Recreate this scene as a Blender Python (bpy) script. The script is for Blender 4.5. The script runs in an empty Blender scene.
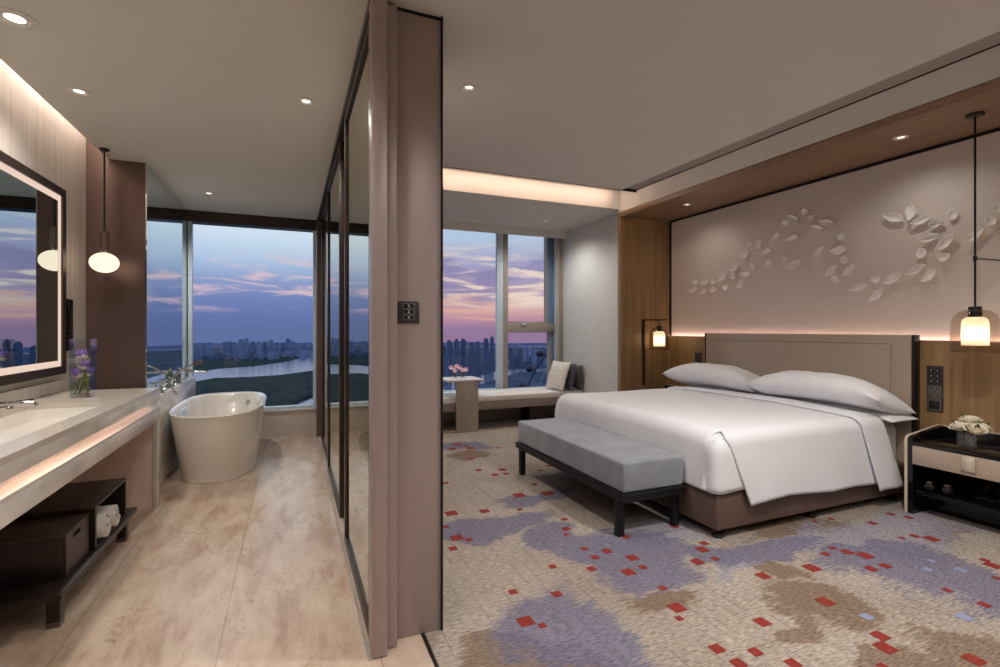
import bpy, bmesh, math, random
from mathutils import Vector, Matrix, noise
PI = math.pi
random.seed(7)
SC = bpy.context.scene
COL = SC.collection
# ------------------------------------------------------------------ measuring
FPX = 496.6; TH = math.radians(22.824); H = 1.35; HY = 329.0
FW = (math.sin(TH), math.cos(TH)); RT = (math.cos(TH), -math.sin(TH))
def ray(u, v):
    a = (u-500)/FPX
    return (FW[0]+a*RT[0], FW[1]+a*RT[1], (HY-v)/FPX)
def onZ(u, v, z=0):
    d = ray(u, v); t = (z-H)/d[2]; return Vector((d[0]*t, d[1]*t, z))
def onX(u, v, x):
    d = ray(u, v); t = x/d[0]; return Vector((x, d[1]*t, H+d[2]*t))
def uof(x, y):
    return 500+FPX*(x*RT[0]+y*RT[1])/(x*FW[0]+y*FW[1])
# ------------------------------------------------------------------ materials
def lin(c):
    return tuple(((v/255)/12.92 if v/255 <= .04045 else ((v/255+.055)/1.055)**2.4) for v in c)
def new_mat(name):
    m = bpy.data.materials.new(name); m.use_nodes = True
    nt = m.node_tree; nt.nodes.clear()
    out = nt.nodes.new('ShaderNodeOutputMaterial')
    return m, nt, out
def N(nt, t, **kw):
    n = nt.nodes.new(t)
    for k, v in kw.items(): setattr(n, k, v)
    return n
def L(nt, a, b): nt.links.new(a, b)
def objco(nt, scale=(1, 1, 1), coord='Object'):
    tc = N(nt, 'ShaderNodeTexCoord'); mp = N(nt, 'ShaderNodeMapping')
    mp.inputs['Scale'].default_value = scale
    if coord == 'World':
        g = N(nt, 'ShaderNodeNewGeometry'); L(nt, g.outputs['Position'], mp.inputs['Vector'])
    else: L(nt, tc.outputs[coord], mp.inputs['Vector'])
    return mp.outputs['Vector']
def mat(name, c, rough=.5, metal=0, spec=.5, c2=None, scale=(30, 30, 30), detail=3, lo=.35, hi=.65, bump=0, bscale=None, coat=0, sheen=0):
    m, nt, out = new_mat(name)
    b = N(nt, 'ShaderNodeBsdfPrincipled'); L(nt, b.outputs[0], out.inputs[0])
    b.inputs['Roughness'].default_value = rough; b.inputs['Metallic'].default_value = metal
    b.inputs['Specular IOR Level'].default_value = spec
    b.inputs['Coat Weight'].default_value = coat
    b.inputs['Sheen Weight'].default_value = sheen
    c2 = c2 or tuple(max(0, x*.94) for x in c)
    no = N(nt, 'ShaderNodeTexNoise'); no.inputs['Scale'].default_value = 1; no.inputs['Detail'].default_value = detail
    L(nt, objco(nt, scale, 'World'), no.inputs['Vector'])
    r = N(nt, 'ShaderNodeValToRGB'); r.color_ramp.elements[0].position = lo; r.color_ramp.elements[1].position = hi
    r.color_ramp.elements[0].color = (*lin(c), 1); r.color_ramp.elements[1].color = (*lin(c2), 1)
    L(nt, no.outputs['Fac'], r.inputs[0]); L(nt, r.outputs[0], b.inputs['Base Color'])
    if bump:
        n2 = N(nt, 'ShaderNodeTexNoise'); n2.inputs['Scale'].default_value = 1; n2.inputs['Detail'].default_value = 3
        L(nt, objco(nt, bscale or scale, 'World'), n2.inputs['Vector'])
        bp = N(nt, 'ShaderNodeBump'); bp.inputs['Strength'].default_value = bump; bp.inputs['Distance'].default_value = .004
        L(nt, n2.outputs['Fac'], bp.inputs['Height']); L(nt, bp.outputs[0], b.inputs['Normal'])
    return m
def emit(name, c, s):
    m, nt, out = new_mat(name)
    e = N(nt, 'ShaderNodeEmission'); e.inputs[0].default_value = (*lin(c), 1); e.inputs[1].default_value = s
    L(nt, e.outputs[0], out.inputs[0]); return m
def thin_glass(name, tint, refl, rough=0.0):
    m, nt, out = new_mat(name)
    t = N(nt, 'ShaderNodeBsdfTransparent'); t.inputs[0].default_value = (*tint, 1)
    g = N(nt, 'ShaderNodeBsdfGlossy'); g.inputs['Roughness'].default_value = rough
    lw = N(nt, 'ShaderNodeLayerWeight'); lw.inputs[0].default_value = .5
    pw = N(nt, 'ShaderNodeMath', operation='POWER'); pw.inputs[1].default_value = 3.5; L(nt, lw.outputs['Facing'], pw.inputs[0])
    mu = N(nt, 'ShaderNodeMath', operation='MULTIPLY_ADD'); mu.inputs[1].default_value = .75*refl; mu.inputs[2].default_value = .045*refl
    L(nt, pw.outputs[0], mu.inputs[0])
    mx = N(nt, 'ShaderNodeMixShader'); L(nt, mu.outputs[0], mx.inputs[0]); L(nt, t.outputs[0], mx.inputs[1]); L(nt, g.outputs[0], mx.inputs[2])
    L(nt, mx.outputs[0], out.inputs[0]); return m
def mirror_mat(name, c, rough=0.0):
    m, nt, out = new_mat(name)
    g = N(nt, 'ShaderNodeBsdfGlossy'); g.inputs[0].default_value = (*c, 1); g.inputs['Roughness'].default_value = rough
    L(nt, g.outputs[0], out.inputs[0]); return m
M = {}
M['ceiling'] = mat('ceiling_paint', (214, 211, 205), .9, c2=(211, 208, 202), scale=(3, 3, 3))
M['darker_strip'] = mat('darker_ceiling_strip', (166, 158, 151), .7, c2=(150, 142, 135), scale=(260, 1, 1))  # darker grey than the ceiling, with fine stripes
M['wall_plain'] = mat('plain_wall', (180, 172, 164), .9)
M['wallcover'] = mat('grey_wallcover', (214, 214, 210), .85, c2=(204, 204, 200), scale=(60, 60, 8), bump=.15)
M['artwall'] = mat('art_wallcover', (222, 213, 203), .85, c2=(217, 207, 197), scale=(8, 12, 70), bump=.06, bscale=(40, 60, 260))
M['stonewall'] = mat('vanity_stone_wall', (206, 197, 190), .55, c2=(184, 174, 166), scale=(34, 34, 1.3), detail=6, lo=.3, hi=.75)
M['bronze'] = mat('bronze_cladding', (176, 162, 160), .42, .35, c2=(164, 149, 147), scale=(700, 700, 700))
M['bronze_dark'] = mat('dark_bronze_cladding', (112, 92, 86), .30, .5, c2=(108, 88, 82), scale=(300, 300, 300))
M['frame'] = mat('dark_bronze_frame', (70, 58, 52), .35, .6)
M['black'] = mat('black_trim', (16, 14, 14), .5)
M['wood'] = mat('walnut_veneer', (164, 132, 92), .45, c2=(130, 102, 68), scale=(24, 24, 1.2), detail=6, lo=.3, hi=.72)
M['wood_h'] = mat('walnut_veneer_lengthwise', (144, 116, 90), .45, c2=(114, 90, 68), scale=(24, 1.2, 24), detail=6, lo=.3, hi=.72)
M['darkwood'] = mat('dark_stained_wood', (38, 28, 24), .35, c2=(28, 20, 17), scale=(20, 2, 20), detail=5)
M['darkwood_top'] = mat('dark_brown_wood_top', (62, 46, 40), .4, c2=(50, 36, 30), scale=(20, 2, 20), detail=5)
M['marble_w'] = mat('white_marble', (214, 208, 200), .12, c2=(186, 180, 174), scale=(3, 1.6, 5), detail=8, lo=.42, hi=.75)
M['marble_g'] = mat('grey_veined_marble', (226, 221, 216), .15, c2=(172, 166, 162), scale=(4, 2, 7), detail=9, lo=.45, hi=.8)
M['marble_pinklit'] = mat('pink_glow_marble', (236, 212, 198), .25, c2=(222, 196, 182), scale=(3, 2, 5), detail=7)  # pink glow of the LED light is put into this marble colour
M['counter'] = mat('cream_stone_counter', (206, 196, 184), .16, c2=(198, 187, 175), scale=(4, 2, 4), detail=6)
M['ceramic'] = mat('white_ceramic', (228, 222, 214), .12, c2=(226, 220, 212), coat=.4)
M['chrome'] = mat('chrome', (205, 205, 205), .08, 1)
M['white_metal'] = mat('white_downlight_ring', (225, 220, 212), .5)
M['lens'] = emit('downlight_lens', (255, 244, 225), 3.0)
M['lens_dim'] = emit('bedroom_downlight_lens', (255, 240, 220), 2.5)
M['led_warm'] = emit('led_warm', (255, 218, 194), 20.0)
M['led_slot'] = emit('led_slot', (255, 236, 220), 34.0)
M['led_vanity'] = emit('led_vanity', (255, 214, 192), 6.5)
M['led_head'] = emit('led_headboard', (255, 210, 200), 10.0)
M['led_mirror'] = emit('led_mirror', (255, 226, 206), .85)
M['globe'] = emit('opal_globe_glow', (255, 226, 196), 1.5)
M['bulb'] = emit('bulb_glow', (255, 234, 204), 18)
M['mirror'] = mirror_mat('mirror_silver', (.60, .72, .75))
M['mirror_grey'] = mirror_mat('grey_mirror_glass', (.74, .79, .79), .0)
M['doorglass'] = mirror_mat('reflective_door_glass', (.80, .78, .70), .0)
M['pane'] = thin_glass('window_glass', (.97, .98, .98), .35)
M['vaseglass'] = thin_glass('clear_vase_glass', (.96, .97, .965), 1.2)
M['amberglass'] = thin_glass('smoked_amber_glass', (.84, .77, .70), 1.3)
M['linen'] = mat('white_bed_linen', (236, 238, 243), .85, c2=(233, 235, 240), scale=(5, 5, 5), sheen=.15)
M['pillowlinen'] = mat('white_pillow_linen', (238, 239, 242), .85, c2=(233, 234, 238), scale=(5, 5, 5), sheen=.15, bump=.12, bscale=(22, 14, 22))
M['bench_velvet'] = mat('grey_velvet', (140, 144, 153), .75, c2=(122, 126, 136), scale=(6, 6, 6), sheen=.5)
M['bedbase'] = mat('brown_leather', (104, 84, 74), .5, c2=(96, 76, 67), scale=(40, 40, 40))
M['headboard'] = mat('taupe_leather', (174, 159, 143), .5, c2=(167, 152, 136), scale=(90, 90, 90), bump=.1)
M['piping'] = mat('taupe_leather_piping', (190, 174, 156), .5)
M['blackmetal'] = mat('black_metal', (34, 34, 36), .4, .4)
M['nightbeige'] = mat('beige_leather', (182, 164, 148), .5, c2=(172, 154, 138), scale=(60, 60, 60))
M['nightedge'] = mat('cream_leather_edge', (206, 190, 172), .5)
M['blackgloss'] = mat('black_lacquer', (14, 13, 13), .12)
M['smokedglass'] = mat('smoked_glass_top', (52, 42, 34), .05)
M['switch'] = mat('dark_grey_switch_plate', (52, 50, 49), .4)
M['switchb'] = mat('black_switch_button', (22, 23, 26), .3)
M['switchmark'] = mat('grey_switch_print', (190, 190, 190), .5)
M['switchgrey'] = mat('grey_socket_plate', (96, 90, 86), .4)
M['leafplaster'] = mat('white_leaf_plaster', (250, 246, 241), .6, c2=(246, 241, 235))
M['towel'] = mat('white_terry', (222, 216, 210), .95, c2=(206, 200, 194), scale=(200, 200, 200), bump=.6, bscale=(220, 220, 220))
M['cushion_cream'] = mat('cream_boucle', (236, 230, 220), .95, c2=(200, 192, 180), scale=(70, 70, 70), bump=.7, bscale=(90, 90, 90))
M['cushion_dark'] = mat('dark_grey_fabric', (88, 94, 102), .9, c2=(76, 82, 90), scale=(40, 40, 40))
M['cushion_brown'] = mat('brown_grey_fabric', (96, 88, 84), .9)
M['seat_top'] = mat('oatmeal_seat_fabric', (234, 230, 224), .85, c2=(226, 221, 214), scale=(60, 60, 60))
M['seat_rail'] = mat('taupe_rail', (150, 138, 130), .6)
M['table_taupe'] = mat('taupe_veneer', (172, 162, 150), .55, c2=(162, 152, 140), scale=(30, 30, 3), detail=5)
M['table_top'] = mat('pale_stone_top', (228, 222, 214), .25)
M['curtain'] = mat('taupe_curtain', (196, 188, 178), .9, c2=(184, 176, 166), scale=(60, 60, 6))
M['alu'] = mat('pale_aluminium', (206, 222, 236), .4)
M['alu_grey'] = mat('taupe_aluminium', (168, 158, 148), .45)
M['alu_sky'] = mat('sky_tinted_reveal', (120, 142, 172), .4)  # sky reflection on the reveal is put into its blue colour
M['phone'] = mat('dark_phone_plastic', (28, 28, 30), .35)
M['tulip'] = mat('violet_petal', (126, 92, 178), .6, c2=(150, 118, 196), scale=(40, 40, 40))
M['tulip_base'] = mat('cream_petal_base', (214, 206, 190), .6)
M['stem'] = mat('green_stem', (92, 108, 48), .5, c2=(70, 86, 36), scale=(40, 40, 8))
M['leafgreen'] = mat('dark_green_leaf', (46, 66, 40), .5)
M['rose'] = mat('cream_rose_petal', (236, 228, 208), .7)
M['pinkpetal'] = mat('pink_petal', (226, 150, 180), .6, c2=(246, 226, 232), scale=(40, 40, 40))
M['redtuft'] = mat('red_carpet_tuft', (150, 50, 38), .95, c2=(112, 34, 28), scale=(30, 170, 30))
M['bluetuft'] = mat('pale_blue_carpet_tuft', (140, 148, 178), .95, c2=(128, 136, 168), scale=(120, 120, 120))
M['water_vase'] = thin_glass('vase_water', (.90, .92, .90), .5)
# ------------------------------------------------------------------ mesh helpers
def BM(): return bmesh.new()
def box(bm, x0, x1, y0, y1, z0, z1, bev=0, seg=2, mi=0):
    vs = [bm.verts.new((x, y, z)) for z in (z0, z1) for y in (y0, y1) for x in (x0, x1)]
    fs = []
    for q in ((0, 2, 3, 1), (4, 5, 7, 6), (0, 1, 5, 4), (2, 6, 7, 3), (0, 4, 6, 2), (1, 3, 7, 5)):
        f = bm.faces.new([vs[i] for i in q]); f.material_index = mi; fs.append(f)
    if bev:
        es = list({e for f in fs for e in f.edges})
        bmesh.ops.bevel(bm, geom=es, offset=bev, segments=seg, profile=.5, affect='EDGES', clamp_overlap=True)
    return bm
def frames(pts):
    out = []; n = len(pts); up = None
    for i in range(n):
        a = pts[max(0, i-1)]; b = pts[min(n-1, i+1)]
        t = (b-a).normalized()
        if up is None:
            up = Vector((0, 0, 1)) if abs(t.z) < .9 else Vector((1, 0, 0))
        s = t.cross(up)
        if s.length < 1e-6: s = t.orthogonal()
        s.normalize(); u = s.cross(t).normalized(); up = u
        out.append((s, u))
    return out
def tube(bm, pts, r, seg=10, mi=0):
    pts = [Vector(p) for p in pts]; rs = r if isinstance(r, (list, tuple)) else [r]*len(pts)
    fr = frames(pts); rings = []
    for p, (s, u), rr in zip(pts, fr, rs):
        rings.append([bm.verts.new(p+s*(rr*math.cos(2*PI*k/seg))+u*(rr*math.sin(2*PI*k/seg))) for k in range(seg)])
    for a, b in zip(rings, rings[1:]):
        for k in range(seg):
            f = bm.faces.new((a[k], a[(k+1) % seg], b[(k+1) % seg], b[k])); f.material_index = mi
    bm.faces.new(rings[0][::-1]).material_index = mi; bm.faces.new(rings[-1]).material_index = mi
    return bm
def lathe(bm, prof, c=(0, 0, 0), seg=28, axis='z', mi=0):
    c = Vector(c); rings = []
    def pt(r, h, a):
        p = (r*math.cos(a), r*math.sin(a), h)
        if axis == 'x': p = (p[2], p[0], p[1])
        if axis == 'y': p = (p[0], p[2], p[1])
        return c+Vector(p)
    for r, h in prof:
        if r < 1e-6: rings.append([bm.verts.new(pt(0, h, 0))])
        else: rings.append([bm.verts.new(pt(r, h, 2*PI*k/seg)) for k in range(seg)])
    for a, b in zip(rings, rings[1:]):
        for k in range(seg):
            k2 = (k+1) % seg
            if len(a) == 1 and len(b) == 1: continue
            if len(a) == 1: f = (a[0], b[k], b[k2])
            elif len(b) == 1: f = (a[k], a[k2], b[0])
            else: f = (a[k], a[k2], b[k2], b[k])
            bm.faces.new(f).material_index = mi
    bmesh.ops.recalc_face_normals(bm, faces=bm.faces[:])
    return bm
def prism(bm, poly, z0, z1, mi=0):
    a = [bm.verts.new((x, y, z0)) for x, y in poly]; b = [bm.verts.new((x, y, z1)) for x, y in poly]
    n = len(poly); fs = [bm.faces.new(a[::-1]), bm.faces.new(b)]
    for i in range(n): fs.append(bm.faces.new((a[i], a[(i+1) % n], b[(i+1) % n], b[i])))
    for f in fs: f.material_index = mi
    bmesh.ops.recalc_face_normals(bm, faces=fs)
    return bm
def gridmesh(bm, fn, nu, nv, wrapu=False, mi=0):
    V = [[bm.verts.new(fn(i/(nu if wrapu else nu-1), j/(nv-1))) for i in range(nu)] for j in range(nv)]
    for j in range(nv-1):
        for i in range(nu if wrapu else nu-1):
            i2 = (i+1) % nu
            f = bm.faces.new((V[j][i], V[j][i2], V[j+1][i2], V[j+1][i])); f.material_index = mi
    return V
def wl(o):
    v = Vector((0, 0, 0))
    while o is not None: v = v+o.location; o = o.parent
    return v
def obj(name, bm, m, parent=None, loc=None, smooth=40, solid=0):
    """one mesh object; bm is in room coordinates"""
    me = bpy.data.meshes.new(name)
    o = bpy.data.objects.new(name, me); COL.objects.link(o)
    if parent is not None: o.parent = parent
    if loc is not None: o.location = Vector(loc)-(wl(parent) if parent else Vector())
    off = wl(o)
    if off.length: bmesh.ops.translate(bm, verts=bm.verts[:], vec=-off)
    bm.to_mesh(me); bm.free()
    for x in (m if isinstance(m, (list, tuple)) else [m]): me.materials.append(x)
    if smooth:
        for p in me.polygons: p.use_smooth = True
        me.set_sharp_from_angle(angle=math.radians(smooth))
    if solid:
        s = o.modifiers.new('thickness', 'SOLIDIFY'); s.thickness = solid; s.offset = 0
    return o
def tag(o, label, cat, group=None, kind=None):
    o['label'] = label; o['category'] = cat
    if group: o['group'] = group
    if kind: o['kind'] = kind
    return o
def thing(name, label, cat, loc, group=None):
    o = bpy.data.objects.new(name, None); COL.objects.link(o); o.location = loc
    o.empty_display_size = .05
    return tag(o, label, cat, group)
def struct(name, bm, m, parent=None, smooth=40, loc=None, label=None):
    o = obj(name, bm, m, parent, loc=loc, smooth=smooth)
    if parent is None: o['kind'] = 'structure'
    if label: o['label'] = label
    return o
def sroot(name, loc):
    o = bpy.data.objects.new(name, None); COL.objects.link(o); o.location = loc; o['kind'] = 'structure'; return o
KIDS = {}
def copy_tree(o, parent=None):
    c = o.copy(); COL.objects.link(c); c.parent = parent
    for ch in [k for k in bpy.data.objects if k.parent is o]:
        copy_tree(ch, c)
    return c
ONES = 'zeroth first second third fourth fifth sixth seventh eighth ninth tenth eleventh twelfth thirteenth fourteenth fifteenth sixteenth seventeenth eighteenth nineteenth'.split()
def ordinal(n):
    if n < 20: return ONES[n]
    t = {2: ('twentieth', 'twenty'), 3: ('thirtieth', 'thirty'), 4: ('fortieth', 'forty'), 5: ('fiftieth', 'fifty'), 6: ('sixtieth', 'sixty')}[n//10]
    return t[0] if n % 10 == 0 else t[1]+'-'+ONES[n % 10]
def spot(parent, loc, power, size=120, color=(1, .86, .72), radius=.04, blend=.8, aim=None):
    l = bpy.data.lights.new('downlight_beam', 'SPOT'); l.energy = power; l.spot_size = math.radians(size); l.spot_blend = blend
    l.color = color; l.shadow_soft_size = radius
    o = bpy.data.objects.new('downlight_beam', l); COL.objects.link(o); o.parent = parent
    o.location = Vector(loc)-wl(parent)
    if aim is not None:
        o.rotation_euler = (Vector(aim)-Vector(loc)).to_track_quat('-Z', 'Y').to_euler()
    return o
def rnoise(x, y, z, s): return noise.noise(Vector((x*s, y*s, z*s)))
# ================================================================== SETTING
CZ = 2.75          # main ceiling
YF = 6.90          # bathroom glass
YG = 7.06          # bedroom glass
XH = 4.65          # headboard wall
YB = -2.2          # wall behind
# floors -------------------------------------------------------------
def marble_floor():
    m, nt, out = new_mat('travertine_floor')
    b = N(nt, 'ShaderNodeBsdfPrincipled'); L(nt, b.outputs[0], out.inputs[0])
    b.inputs['Roughness'].default_value = .22
    v = objco(nt, (7, 2.2, 1), 'World')
    no = N(nt, 'ShaderNodeTexNoise'); no.inputs['Scale'].default_value = 1; no.inputs['Detail'].default_value = 9; no.inputs['Roughness'].default_value = .7
    no.inputs['Distortion'].default_value = .25
    L(nt, v, no.inputs['Vector'])
    r = N(nt, 'ShaderNodeValToRGB'); e = r.color_ramp.elements
    e[0].position = .28; e[0].color = (*lin((164, 134, 114)), 1); e[1].position = .72; e[1].color = (*lin((222, 203, 186)), 1)
    k = e.new(.47); k.color = (*lin((196, 172, 152)), 1)
    L(nt, no.outputs['Fac'], r.inputs[0])
    br = N(nt, 'ShaderNodeTexBrick'); br.offset = 0; br.inputs['Scale'].default_value = 1
    br.inputs['Brick Width'].default_value = .62; br.inputs['Row Height'].default_value = 2.4; br.inputs['Mortar Size'].default_value = .003
    br.inputs['Color1'].default_value = (1, 1, 1, 1); br.inputs['Color2'].default_value = (.93, .93, .93, 1); br.inputs['Mortar'].default_value = (.7, .68, .66, 1)
    mp = N(nt, 'ShaderNodeMapping'); mp.inputs['Location'].default_value = (.90, -1.02, 0)
    g = N(nt, 'ShaderNodeNewGeometry'); L(nt, g.outputs['Position'], mp.inputs['Vector']); L(nt, mp.outputs[0], br.inputs['Vector'])
    def nz(sc_, det, lo, hi, seed):
        n = N(nt, 'ShaderNodeTexNoise'); n.inputs['Scale'].default_value = 1; n.inputs['Detail'].default_value = det; n.inputs['Roughness'].default_value = .65
        mq = N(nt, 'ShaderNodeMapping'); mq.inputs['Scale'].default_value = sc_; mq.inputs['Location'].default_value = (seed, seed*2, 0); L(nt, g.outputs['Position'], mq.inputs['Vector']); L(nt, mq.outputs[0], n.inputs['Vector'])
        q = N(nt, 'ShaderNodeMapRange'); q.inputs[1].default_value = lo; q.inputs[2].default_value = hi; L(nt, n.outputs['Fac'], q.inputs[0]); return q.outputs[0]
    pm = N(nt, 'ShaderNodeMath', operation='MULTIPLY'); L(nt, nz((42, 26, 1), 4, .53, .70, 3), pm.inputs[0]); L(nt, nz((3.2, 1.5, 1), 3, .50, .66, 8), pm.inputs[1])
    pk = N(nt, 'ShaderNodeMix', data_type='RGBA'); L(nt, pm.outputs[0], pk.inputs[0]); L(nt, r.outputs[0], pk.inputs[6]); pk.inputs[7].default_value = (*lin((118, 98, 84)), 1)
    mx = N(nt, 'ShaderNodeMix', data_type='RGBA', blend_type='MULTIPLY'); mx.inputs[0].default_value = 1
    L(nt, pk.outputs[2], mx.inputs[6]); L(nt, br.outputs['Color'], mx.inputs[7]); L(nt, mx.outputs[2], b.inputs['Base Color'])
    return m
struct('floor_bathroom', box(BM(), -1.7, .53, YB, YF, -.12, 0), marble_floor(), smooth=0)
struct('trim_1', box(BM(), .53, .545, YB, 2.4, -.10, .004), M['black'])
def pxblob(u, v, w, h):
    c = onZ(u, v); d = (c.x*FW[0]+c.y*FW[1])
    return c.x, c.y, max(.05, w*d/FPX*1.05), max(.05, h*d/(v-HY)*1.0)
cA = lambda x, y: (x/2.7+430, y/2.7+420)
cB = lambda x, y: (x/3.333+700, y/3.333+480)
def carpet_mat():
    m, nt, out = new_mat('patterned_carpet')
    b = N(nt, 'ShaderNodeBsdfPrincipled'); L(nt, b.outputs[0], out.inputs[0])
    b.inputs['Roughness'].default_value = .95; b.inputs['Specular IOR Level'].default_value = .1
    g = N(nt, 'ShaderNodeNewGeometry'); pos = g.outputs['Position']
    def noise_(sx, sy, detail, dist=0):
        mp = N(nt, 'ShaderNodeMapping'); mp.inputs['Scale'].default_value = (sx, sy, 1); L(nt, pos, mp.inputs['Vector'])
        n = N(nt, 'ShaderNodeTexNoise'); n.inputs['Scale'].default_value = 1; n.inputs['Detail'].default_value = detail; n.inputs['Distortion'].default_value = dist
        L(nt, mp.outputs[0], n.inputs['Vector']); return n
    warp = noise_(2.2, 2.2, 5)
    s = N(nt, 'ShaderNodeVectorMath', operation='SUBTRACT'); s.inputs[1].default_value = (.5, .5, .5); L(nt, warp.outputs['Color'], s.inputs[0])
    sc = N(nt, 'ShaderNodeVectorMath', operation='SCALE'); sc.inputs[3].default_value = .75; L(nt, s.outputs[0], sc.inputs[0])
    wp = N(nt, 'ShaderNodeVectorMath', operation='ADD'); L(nt, pos, wp.inputs[0]); L(nt, sc.outputs[0], wp.inputs[1])
    jag = noise_(9, 70, 3)                 # ragged tufted edges
    js = N(nt, 'ShaderNodeMath', operation='MULTIPLY_ADD'); js.inputs[1].default_value = 1.0; js.inputs[2].default_value = -.5; L(nt, jag.outputs['Fac'], js.inputs[0])
    def blobs(lst):
        acc = None
        for (cx, cy, rx, ry) in lst:
            a = N(nt, 'ShaderNodeVectorMath', operation='SUBTRACT'); a.inputs[1].default_value = (cx, cy, 0); L(nt, wp.outputs[0], a.inputs[0])
            q = N(nt, 'ShaderNodeVectorMath', operation='MULTIPLY'); q.inputs[1].default_value = (1/rx, 1/ry, 0); L(nt, a.outputs[0], q.inputs[0])
            ln = N(nt, 'ShaderNodeVectorMath', operation='LENGTH'); L(nt, q.outputs[0], ln.inputs[0])
            ad = N(nt, 'ShaderNodeMath', operation='ADD'); L(nt, ln.outputs['Value'], ad.inputs[0]); L(nt, js.outputs[0], ad.inputs[1])
            mr = N(nt, 'ShaderNodeMapRange'); mr.interpolation_type = 'SMOOTHSTEP'
            mr.inputs[1].default_value = 1.15; mr.inputs[2].default_value = .80; L(nt, ad.outputs[0], mr.inputs[0])
            if acc is None: acc = mr.outputs[0]
            else:
                mxn = N(nt, 'ShaderNodeMath', operation='MAXIMUM'); L(nt, acc, mxn.inputs[0]); L(nt, mr.outputs[0], mxn.inputs[1]); acc = mxn.outputs[0]
        return acc
    viol = [pxblob(*cA(180, 280), 70, 11), pxblob(*cA(330, 322), 26, 14), pxblob(*cA(420, 350), 44, 14), pxblob(*cA(540, 378), 50, 24),
            pxblob(*cA(620, 345), 45, 16), pxblob(*cA(360, 545), 66, 34), pxblob(*cA(75, 70), 24, 5), pxblob(*cA(300, 205), 40, 6),
            pxblob(*cB(250, 222), 60, 10), pxblob(*cB(90, 255), 40, 12), pxblob(*cB(620, 265), 72, 20), pxblob(*cB(800, 320), 70, 26), pxblob(*cB(940, 350), 50, 34), pxblob(*cB(540, 240), 50, 12), pxblob(*cA(455, 660), 40, 26)]
    pale = [pxblob(*cB(520, 165), 90, 14), pxblob(*cB(740, 190), 75, 16), pxblob(*cB(640, 130), 60, 10), pxblob(*cB(120, 290), 40, 8), pxblob(*cA(640, 300), 70, 12)]
    tan = [pxblob(*cA(200, 610), 44, 16), pxblob(*cA(300, 650), 40, 14), pxblob(*cB(270, 300), 24, 11), pxblob(*cB(420, 430), 38, 28), pxblob(*cB(330, 520), 40, 11), pxblob(*cB(880, 570), 66, 26),
           pxblob(*cB(760, 640), 60, 20), pxblob(*cB(860, 190), 34, 9), pxblob(*cB(300, 150), 60, 5), pxblob(*cA(650, 480), 26, 14), pxblob(*cA(120, 95), 20, 4)]
    base = N(nt, 'ShaderNodeValToRGB'); base.color_ramp.elements[0].position = .3; base.color_ramp.elements[1].position = .7
    base.color_ramp.elements[0].color = (*lin((164, 152, 140)), 1); base.color_ramp.elements[1].color = (*lin((188, 177, 165)), 1)
    L(nt, noise_(1.6, 1.6, 4).outputs['Fac'], base.inputs[0])
    def mix(fac, a, c, k=1):
        mm = N(nt, 'ShaderNodeMath', operation='MULTIPLY'); mm.inputs[1].default_value = k; L(nt, fac, mm.inputs[0])
        mx = N(nt, 'ShaderNodeMix', data_type='RGBA'); L(nt, mm.outputs[0], mx.inputs[0]); L(nt, a, mx.inputs[6])
        mx.inputs[7].default_value = (*lin(c), 1); return mx.outputs[2]
    c = mix(blobs(tan), base.outputs[0], (124, 101, 80), .75)
    c = mix(blobs(pale), c, (158, 157, 172), .7)
    c = mix(blobs(viol), c, (114, 114, 142), .78)
    # thin woven grid lines that come and go
    def lines(axis, freq, thr):
        sp = N(nt, 'ShaderNodeSeparateXYZ'); L(nt, pos, sp.inputs[0])
        mu = N(nt, 'ShaderNodeMath', operation='MULTIPLY'); mu.inputs[1].default_value = freq; L(nt, sp.outputs[axis], mu.inputs[0])
        f = N(nt, 'ShaderNodeMath', operation='FRACT'); L(nt, mu.outputs[0], f.inputs[0])
        lt = N(nt, 'ShaderNodeMath', operation='LESS_THAN'); lt.inputs[1].default_value = .13; L(nt, f.outputs[0], lt.inputs[0])
        n = noise_(*( (freq*.9, 3) if axis == 0 else (3, freq*.9) ), 1)
        gt = N(nt, 'ShaderNodeMath', operation='GREATER_THAN'); gt.inputs[1].default_value = thr; L(nt, n.outputs['Fac'], gt.inputs[0])
        mu2 = N(nt, 'ShaderNodeMath', operation='MULTIPLY'); L(nt, lt.outputs[0], mu2.inputs[0]); L(nt, gt.outputs[0], mu2.inputs[1]); return mu2.outputs[0]
    c = mix(lines(0, 13, .52), c, (112, 102, 100), .30)
    c = mix(lines(1, 30, .44), c, (116, 106, 104), .30)
    tuft = noise_(26, 170, 4)
    tr = N(nt, 'ShaderNodeValToRGB'); tr.color_ramp.elements[0].position = .34; tr.color_ramp.elements[1].position = .66
    tr.color_ramp.elements[0].color = (.52, .52, .54, 1); tr.color_ramp.elements[1].color = (1.14, 1.12, 1.1, 1); L(nt, tuft.outputs['Fac'], tr.inputs[0])
    mx = N(nt, 'ShaderNodeMix', data_type='RGBA', blend_type='MULTIPLY'); mx.inputs[0].default_value = 1
    L(nt, c, mx.inputs[6]); L(nt, tr.outputs[0], mx.inputs[7]); L(nt, mx.outputs[2], b.inputs['Base Color'])
    bp = N(nt, 'ShaderNodeBump'); bp.inputs['Strength'].default_value = .5; bp.inputs['Distance'].default_value = .006
    L(nt, tuft.outputs['Fac'], bp.inputs['Height']); L(nt, bp.outputs[0], b.inputs['Normal'])
    return m
cb = BM(); box(cb, .545, XH+.2, YB, YG, -.12, 0)
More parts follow.
